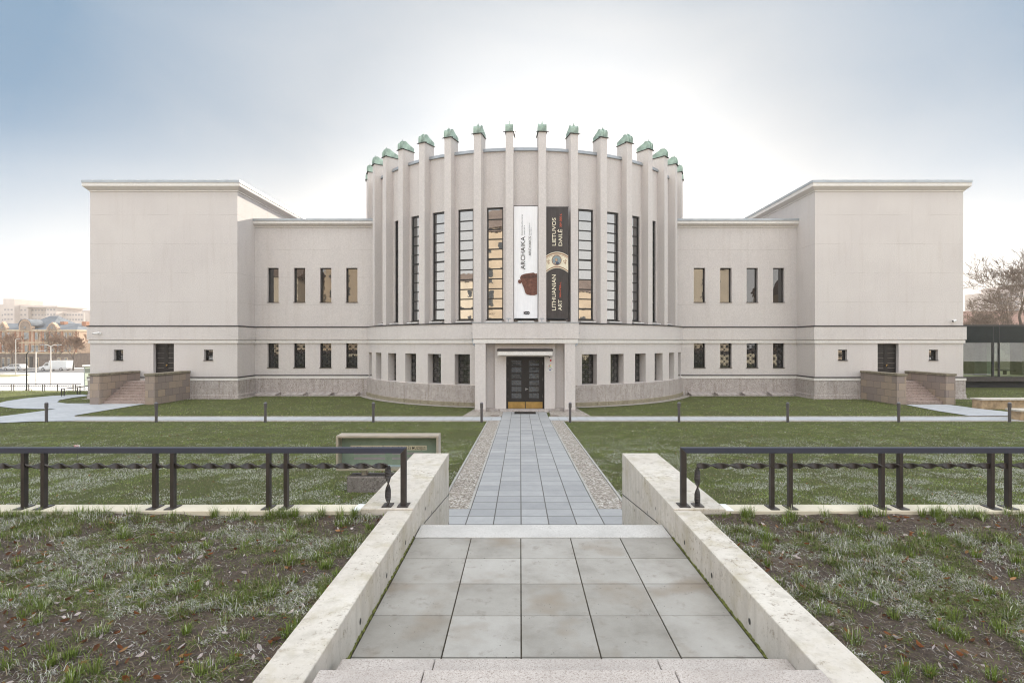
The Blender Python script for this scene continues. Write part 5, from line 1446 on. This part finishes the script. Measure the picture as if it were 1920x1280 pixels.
# far things on the right
rt = thing('round_tower_block', 'distant round-topped tower block above the right wing corner', 'building', (gx(1842, 330), 330, 0))
MB().lathe([(4.6, -2), (4.6, 31.5), (4.3, 31.6), (4.3, 33.0)], 24, (gx(1842, 330), 330)).build('wall', m_apt, rt)
mb = MB()
for k in range(8): mb.lathe([(4.62, 6 + 3 * k), (4.64, 6.01 + 3 * k), (4.64, 7.3 + 3 * k), (4.62, 7.31 + 3 * k)], 24, (gx(1842, 330), 330))
mb.build('window_bands', m_aptw, rt)
fb = thing('distant_building', 'pale distant block behind the large bare tree', 'building', (gx(1895, 210), 210, 0))
MB().box(gx(1872, 210), gx(2030, 210), 210, 226, -2, 24.5).box(gx(1905, 210), gx(2030, 210), 209, 226, -2, 27).build('wall', m_apt, fb)
for r in range(7):
    for q in range(9):
        xx = gx(1878 + 8 * q, 210)
        MB().box(xx - .55, xx + .55, 208.7 if q > 2 else 209.9, 209.02 if q > 2 else 210.02, 4 + 3 * r, 5.5 + 3 * r).build('window', m_aptw, fb)
gb = thing('low_house', 'low reddish house glimpsed through the branches behind the pavilion', 'house', (gx(1850, 120), 120, 0))
MB().box(gx(1812, 120), gx(1990, 120), 120, 130, -2, 8.0).build('wall', simple('dull_plaster', (.30, .23, .19), .9, .2, .6), gb)
mb = MB().prism([(119.5, 8.0), (130.5, 8.0), (125, 11.5)], lambda p: (gx(1811, 120), p[0], p[1]), lambda p: (gx(1992, 120), p[0], p[1])); mb.build('roof', simple('dull_red_roof', (.22, .12, .09), .9, .2, .8), gb)

# ------------------------------------------------------------------ houses facing the museum, seen only as reflections in its windows
m_op1 = simple('tan_plaster', (.50, .41, .31), .9, .15, .3)
m_op2 = simple('cream_plaster', (.60, .53, .43), .9, .12, .3)
for nm, lab, x0, x1, yy, zt_, m in (('town_house', 'tall tan house facing the museum across the terrace', -48, -20, -42, 29, m_op1), ('town_house', 'lower cream house facing the museum on the street side', -88, -50, -36, 18.5, m_op2), ('town_house', 'tan house facing the museum behind the camera', -14, 14, -55, 19, m_op1), ('town_house', 'cream house facing the museum on the pavilion side', 24, 52, -44, 22, m_op2), ('town_house', 'low tan house facing the museum at the far end', 58, 95, -34, 15.5, m_op1)):
    h_ = thing(nm, lab, 'house', ((x0 + x1) / 2, yy, TZ), 'houses facing the museum')
    MB().box(x0, x1, yy - 12, yy, 1.5, zt_).build('wall', m, h_)
    MB().prism([(yy - 12.6, zt_), (yy + .6, zt_), (yy - 6, zt_ + 4)], lambda p: (x0 - .5, p[0], p[1]), lambda p: (x1 + .5, p[0], p[1])).build('roof', simple('brown_roof', (.20, .15, .125), .8, .2, .6), h_)
    for r in range(int((zt_ - 4) / 3.4)):
        for q in range(int((x1 - x0) / 3.6)):
            xx = x0 + 1.8 + 3.6 * q; zz = 4.2 + 3.4 * r
            MB().box(xx - .6, xx + .6, yy + .01, yy + .05, zz, zz + 1.7).build('window', m_win, h_)
for i, (x, y, h_, s_) in enumerate(((-30, -26, 13, 3), (20, -28, 12, 8), (-58, -22, 11, 9), (50, -24, 12, 14))):
    bare_tree('park_tree', 'bare tree on the terrace facing the museum, %s' % ('before the tall tan house', 'before the cream house on the pavilion side', 'before the lower cream house', 'before the low tan house')[i], x, y, TZ, h_, s_, .28, .75, 7, group='trees facing the museum')

# low planting and kerbs on the square
m_shrub = simple('winter_shrub', (.20, .17, .06), .95, .5, 3.0, .5, 10)
def hedge(label, x0, x1, y, z, h, seed):
    rd = random.Random(seed); mb = MB()
    n = int((x1 - x0) * 150)
    for i in range(n):
        x = rd.uniform(x0, x1); yy = y + rd.gauss(0, .35); e = 1 - abs(2 * (x - x0) / (x1 - x0) - 1) ** 3
        zz = z + rd.random() * h * e * (.7 + .3 * math.sin(x * 2.1 + seed)); s_ = rd.uniform(.03, .09)
        a = rd.uniform(0, 3.14); d = Vector((math.cos(a), math.sin(a), rd.uniform(-.6, .9))) * s_; u = Vector((rd.uniform(-1, 1), rd.uniform(-1, 1), 1)).normalized() * s_ * .6
        c = Vector((x, yy, zz)); mb.face([c - d, c + u, c + d, c - u])
    t_ = thing('hedge', label, 'hedge', ((x0 + x1) / 2, y, z))
    mb.build('foliage', m_shrub, t_)
    b_ = MB()
    for i in range(int((x1 - x0) * 3)):
        x = rd.uniform(x0, x1); b_.tube([(x, y, z - .3), (x + rd.gauss(0, .1), y + rd.gauss(0, .1), z + h * .6)], .012, 4)
    b_.build('stems', m_twig, t_)
hedge('low yellowish hedge on the square behind the black lamp post', gx(36, 55), gx(92, 55), 55, -1.55, .75, 3)
hedge('low yellowish hedge at the left edge of the square', gx(-40, 58), gx(24, 58), 58, -1.55, .6, 5)
mb = MB()
for y0, y1, x0, x1 in ((70.2, 70.9, -260, -31.6), (84.0, 84.6, -260, -31.6), (101.0, 103.5, -260, -100)):
    za, zb = -1.5 - .62 * (y0 - 47) / 60 + .03, -1.5 - .62 * (y1 - 47) / 60 + .03
    mb.face([(x0, y0, za), (x1, y0, za), (x1, y1, zb), (x0, y1, zb)])
tag(mb.build('square_kerb', simple('grey_kerb_band', (.22, .21, .20), .9)), 'grey kerb bands crossing the sunlit square', 'kerb', kind='structure')
mb = MB().prism([(92, -1.96), (99, -2.03), (99, -2.3), (92, -2.3)], lambda p: (gx(-80, p[0]), p[0], p[1] + .06), lambda p: (gx(37, 95) - (p[0] - 95) * .4, p[0], p[1] + .06))
tag(mb.build('verge', simple('dry_verge_grass', (.16, .15, .06), .95, .4, .8)), 'dull green grass verge on the square at the far left', 'verge', kind='structure')
HAZE = 0.00045

# ------------------------------------------------------------------ grass and fallen leaves
def blades(name, P, L, W, lean, colr, mat, az=None, tri=False):
    """P (n,3) roots; L length; W width; lean 0..1 how far it lies over"""
    n = len(P)
    az = rng.uniform(0, 2 * np.pi, n) if az is None else az
    d = np.stack([np.cos(az), np.sin(az), np.zeros(n)], 1); s = np.stack([-np.sin(az), np.cos(az), np.zeros(n)], 1)
    up = np.array([0, 0, 1.0])
    hgt = (L * np.sqrt(np.clip(1 - lean ** 2, 0.02, 1)))[:, None]; out = (L * lean)[:, None]
    w = (W / 2)[:, None]
    if tri:
        V = np.stack([P - s * w, P + s * w, P + d * out + up * hgt], 1); k = 3
        loops = np.arange(n * 3); starts = np.arange(n) * 3; tot = np.full(n, 3)
    else:
        mid = P + d * out * 0.38 + up * hgt * 0.72
        V = np.stack([P - s * w, P + s * w, mid - s * w * 0.8, mid + s * w * 0.8, P + d * out + up * hgt * (1 - 0.25 * lean)[:, None]], 1); k = 5
        b = (np.arange(n) * 5)[:, None]
        loops = np.concatenate([b + np.array([[0, 1, 3, 2]]), b + np.array([[2, 3, 4]])], 1).ravel()
        starts = (np.arange(n)[:, None] * 7 + np.array([[0, 4]])).ravel(); tot = np.tile([4, 3], n)
    me = bpy.data.meshes.new(name)
    me.vertices.add(n * k); me.vertices.foreach_set('co', V.reshape(-1))
    me.loops.add(len(loops)); me.loops.foreach_set('vertex_index', loops.astype(np.int32))
    me.polygons.add(len(starts)); me.polygons.foreach_set('loop_start', starts.astype(np.int32))
    try: me.polygons.foreach_set('loop_total', tot.astype(np.int32))
    except Exception: pass
    me.update(calc_edges=True)
    a = me.attributes.new('tint', 'FLOAT_COLOR', 'POINT')
    c4 = np.ones((n, 4)); c4[:, :3] = colr
    a.data.foreach_set('color', np.repeat(c4, k, 0).ravel())
    me.materials.append(mat)
    o = bpy.data.objects.new(name, me); col.objects.link(o)
    return o
def blade_mat(name, rough=.75):
    t = NT(name)
    at = t.n('ShaderNodeAttribute', attribute_name='tint').outputs['Color']
    t.set(Base_Color=at, Roughness=rough)
    t.b.inputs['Specular IOR Level'].default_value = .25
    tr = t.t.nodes.new('ShaderNodeBsdfTranslucent'); t.t.links.new(at, tr.inputs[0])
    mx = t.t.nodes.new('ShaderNodeMixShader'); mx.inputs[0].default_value = .42
    t.t.links.new(t.b.outputs[0], mx.inputs[1]); t.t.links.new(tr.outputs[0], mx.inputs[2]); t.t.links.new(mx.outputs[0], t.out.inputs[0])
    return t.mat
m_blade = blade_mat('grass_blades')
G1, G2, FR, DRY = np.array([.078, .102, .028]), np.array([.20, .255, .07]), np.array([.70, .69, .67]), np.array([.30, .25, .17])
def tints(n, frost, dry):
    u = rng.random(n)[:, None]
    c = (G1 * (1 - u) + G2 * u) * 1.12
    f = (rng.random(n) < frost)[:, None]; d = (rng.random(n) < dry)[:, None]
    c = np.where(d, DRY * (0.6 + 0.7 * rng.random(n)[:, None]), c)
    k = 0.40 + 0.6 * rng.random(n)[:, None]
    c = np.where(f, c * (1 - k) + FR * k, c)
    c = c * (.55 + .75 * rng.random(n))[:, None] * 1.1
    return np.clip(c, 0, .9)

# upper terrace
def terrace_edge(n, side):
    # the ground beside the picture's edge, seen from a step aside
    y = 0.6 + (5.27 - 0.6) * rng.random(n)
    a = 0.8 + np.maximum(0, y - 0.9) * 1.0; b = a + 5.5
    x = a + (b - a) * rng.random(n)
    k = np.where(y < 1.9, 0.0, 1.0)
    x = np.where(k > 0, x, .1 + 6.5 * rng.random(n))
    return (-1.72 - x, y) if side < 0 else (1.46 + x, y)
def terrace(n, side):
    y = 1.9 + (5.27 - 1.9) * rng.random(n) ** 0.9
    x = (-1.72 - rng.random(n) * (y * 1.0 - 0.9)) if side < 0 else (1.46 + rng.random(n) * (y * 1.0 - 0.9))
    return x, y
Ps, Ls, Ws, Le, Cs, Az = [], [], [], [], [], []
for side, n, scatter in ((-1, 230000, terrace), (1, 230000, terrace), (-1, 150000, terrace_edge), (1, 150000, terrace_edge)):
    x, y = scatter(n, side)
    cover = fbm(x * 1.5 + 7 * side, y * 2.2, 21, 5)
    fine = fbm(x * 7.0, y * 9.0, 22, 3)
    bare = np.clip((3.9 - y) / 2.4, 0, 1) * (0.15 if side < 0 else 0.10) + np.where(side > 0, np.clip((x - 2.6) / 3, 0, 1) * np.clip((3.9 - y) / 1.2, 0, 1) * .16, 0)
    # a strip of raw soil under the coping
    bare = bare + 0.10 * np.exp(-((y - 5.22) / .10) ** 2) * (side > 0)
    dens = np.clip((cover * .55 + fine * .45 - .435 - bare) / .16, 0.05, 1)
    keep = rng.random(n) < dens
    x, y, fine, cover = x[keep], y[keep], fine[keep], cover[keep]
    n = len(x)
    frn = fbm(x * 4.2 + 3, y * 6.0, 31, 4)
    frost = np.clip((frn - .47) / .16, 0.05, .46)
    tall = np.clip((fbm(x * 3.1, y * 3.1, 41, 3) - .52) / .14, 0, 1)
    Ps.append(np.stack([x, y, terr_z(x, y) - .004], 1))
    Ls.append(.018 + .045 * rng.random(n) ** 1.5 + .045 * tall * rng.random(n))
    Ws.append(.0026 + .0032 * rng.random(n))
    Le.append(np.clip(.97 - .40 * tall * rng.random(n) - .28 * rng.random(n) ** 2, .1, .98))
    Cs.append(tints(n, frost, .26))
    Az.append(2.6 + 1.6 * rng.standard_normal(n) + 2.0 * fbm(x * 2, y * 2, 51))
# upright tufts
for side in (-1, 1):
    for q in range(150):
        x, y = terrace(1, side); x, y = float(x[0]), float(y[0])
        if q < 34: y = 5.22 + .05 * random.random(); x = side * random.uniform(1.8, 7.0)
        if q < 10 and side < 0: x = random.uniform(-5.9, -4.2)
        m = random.randint(40, 110); r = random.uniform(.02, .06)
        a = rng.uniform(0, 6.283, m); rr = r * np.sqrt(rng.random(m))
        px_, py_ = x + rr * np.cos(a), np.minimum(y + rr * np.sin(a), 5.30)
        Ps.append(np.stack([px_, py_, terr_z(px_, py_) - .004], 1))
        k_ = 1.5 if (q < 34) else 1.0
        Ls.append((.035 + .06 * rng.random(m)) * k_); Ws.append(.0024 + .0018 * rng.random(m)); Le.append(.2 + .6 * rng.random(m))
        Cs.append(tints(m, np.full(m, random.choice((0.02, .08, .22))), .06) * np.array([1.05, 1.1, .9])); Az.append(a + .5 * rng.standard_normal(m))
o = blades('terrace_grass', np.concatenate(Ps), np.concatenate(Ls), np.concatenate(Ws), np.concatenate(Le), np.concatenate(Cs), m_blade, np.concatenate(Az))
tag(o, 'patchy frosted grass on the upper terrace', 'grass', kind='stuff')

# lawns
def lawn_blades(n, y0, y1, p, lmin, lmax, w0, w1, name, lab, frost0, xw=1.25):
    u = rng.random(n); y = y0 + (y1 - y0) * u ** p
    x = (rng.random(n) * 2 - 1) * (y * xw + .4) + CX
    ax = np.abs(x - AX)
    ok = (ax > 1.93) & ~((y > 26.43) & (y < 28.80))
    ok &= ~((y < 8.1) & (x < 1.75) & (x > -2.05))
    for poly in POLYS: ok &= ~inpoly(x, y, poly)
    r = np.hypot(x, y - AYR)
    ok &= (r > 14.0) & ~((y > 28.7) & (np.abs(x) < 3.5 - .12 * (y - 28.8)))
    ok &= ~((y > 39.58) & (np.abs(x) < 20.6)) & ~((y > 37.5) & (np.abs(x) > 20.2) & (np.abs(x) < 31.9))
    for a, b in ((-28.3, -23.98), (24.0, 27.9)): ok &= ~((y > 34.15) & (x > a) & (x < b))
    ok &= ~((x > gx(650, 12)) & (x < gx(804, 12)) & (y > 11.95) & (y < 12.45))
    cover = fbm(x * .8, y * .8, 61, 5) * .6 + fbm(x * 4, y * 4, 62, 3) * .4
    ok &= rng.random(n) < np.clip((cover - .36) / .10, .25, 1)
    x, y, cover = x[ok], y[ok], cover[ok]; n = len(x)
    frn = fbm(x * 1.6 + 9, y * 1.6, 71, 4)
    fr = np.clip((frn - .42) / .16, 0.06, .8) * frost0(x, y)
    P = np.stack([x, y, lawn_z(x, y) - .014], 1)
    c = tints(n, fr, .10 + .25 * (cover < .44))
    c *= ((1.08 + .6 * fbm(x * .35, y * .35, 81, 3)) * (.45 + 1.1 * fbm(x * 2.6, y * 2.6, 83, 3)))[:, None]
    c *= (.6 + .8 * rng.random(n))[:, None]
    c = np.clip(c, 0, .8)
    o = blades(name, P, lmin + (lmax - lmin) * rng.random(n), w0 + (w1 - w0) * rng.random(n), np.clip(.35 + .6 * rng.random(n), 0, .95), c, m_blade, tri=True)
    tag(o, lab, 'grass', kind='stuff')
f1 = lambda x, y: np.clip((23.0 - y) / 8.0, 0.15, 1.0) * np.where(x > 0, 1.0, .9)
lawn_blades(780000, 8.6, 26.4, 1.15, .02, .055, .005, .010, 'lawn_grass', 'frosted short grass of the lawn before the cross path', f1)
lawn_blades(390000, 28.8, 45.0, 1.0, .02, .05, .010, .018, 'lawn_grass', 'green short grass of the lawn along the museum', lambda x, y: np.full(x.shape, .08))

# leaves
def leaves(n, xf, zf, size, name, lab):
    mb_v, mb_f, cols = [], [], []
    x, y = xf(n)
    z = zf(x, y)
    for i in range(len(x)):
        L = size * random.uniform(.6, 1.5); W = L * random.uniform(.28, .5); a = random.uniform(0, 6.28)
        ti, ro = random.gauss(0, .35), random.gauss(0, .5)
        M_ = Matrix.Translation((x[i], y[i], z[i] + L * .22)) @ Matrix.Rotation(a, 4, 'Z') @ Matrix.Rotation(ti, 4, 'Y') @ Matrix.Rotation(ro, 4, 'X')
        cu = random.uniform(.1, .45) * L
        pts = [(-L / 2, 0, cu * .5), (-L * .2, W * .5, cu * .5), (-L * .2, 0, -cu * .3), (-L * .2, -W * .5, cu * .4), (L * .2, W * .42, cu * .4), (L * .22, 0, -cu * .2), (L * .2, -W * .42, cu * .5), (L / 2, 0, cu * .6)]
        b = len(mb_v); mb_v += [tuple(M_ @ Vector(p)) for p in pts]
        for f in ((0, 2, 1), (0, 3, 2), (1, 2, 5, 4), (2, 3, 6, 5), (4, 5, 7), (5, 6, 7)): mb_f.append(tuple(b + k for k in f))
        u = random.random()
        c = (.27, .105, .045) if u < .26 else (.15, .07, .04) if u < .56 else (.42, .24, .12) if u < .7 else (.62, .55, .54)
        v = random.uniform(.7, 1.25)
        cols += [(min(1, c[0] * v), min(1, c[1] * v), min(1, c[2] * v), 1)] * 8
    me = bpy.data.meshes.new(name); me.from_pydata(mb_v, [], mb_f)
    a = me.attributes.new('tint', 'FLOAT_COLOR', 'POINT'); a.data.foreach_set('color', np.array(cols).ravel())
    me.materials.append(m_blade)
    o = bpy.data.objects.new(name, me); col.objects.link(o)
    tag(o, lab, 'leaves', kind='stuff')
def lf(n):
    a = terrace(n // 2, -1); b = terrace(n - n // 2, 1)
    return np.concatenate([a[0], b[0]]), np.concatenate([a[1], b[1]])
leaves(1150, lf, lambda x, y: terr_z(x, y), .040, 'fallen_leaves', 'russet and frosted fallen leaves scattered on the terrace')
def lf2(n):
    y = 9 + 15 * rng.random(n); x = np.where(rng.random(n) < .5, -1, 1) * (2.1 + rng.random(n) * y * .9)
    return x, y
leaves(700, lf2, lambda x, y: lawn_z(x, y) + .01, .05, 'fallen_leaves', 'few brown fallen leaves scattered over the lower lawn')

# straw and dead stems lying flat on the soil
n = 26000
xs1, ys1 = terrace(n // 2, -1); xs2, ys2 = terrace(n - n // 2, 1)
x, y = np.concatenate([xs1, xs2]), np.concatenate([ys1, ys2])
u = rng.random(n)[:, None]
c = np.where(u < .45, np.array([.24, .19, .13]), np.where(u < .75, np.array([.42, .39, .36]), np.array([.10, .075, .055]))) * (.7 + .6 * rng.random(n))[:, None]
o = blades('dead_stems', np.stack([x, y, terr_z(x, y) + .002], 1), .02 + .06 * rng.random(n) ** 2, .002 + .003 * rng.random(n), np.full(n, .985), c, m_blade)
tag(o, 'dead straw and stems lying on the terrace soil', 'straw', kind='stuff')

# ------------------------------------------------------------------ winter haze
hz = MB().box(-850, 850, -150, 950, -3.3, 48)
h_ = bpy.data.materials.new('haze_air'); h_.use_nodes = True
ht = h_.node_tree; ht.nodes.clear()
ho, hv = ht.nodes.new('ShaderNodeOutputMaterial'), ht.nodes.new('ShaderNodeVolumePrincipled')
hv.inputs['Color'].default_value = (1.0, 0.96, 0.92, 1); hv.inputs['Density'].default_value = HAZE; hv.inputs['Anisotropy'].default_value = 0.35
ht.links.new(hv.outputs[0], ho.inputs['Volume'])
tag(hz.build('haze', h_), 'thin warm winter haze', 'haze', kind='stuff')
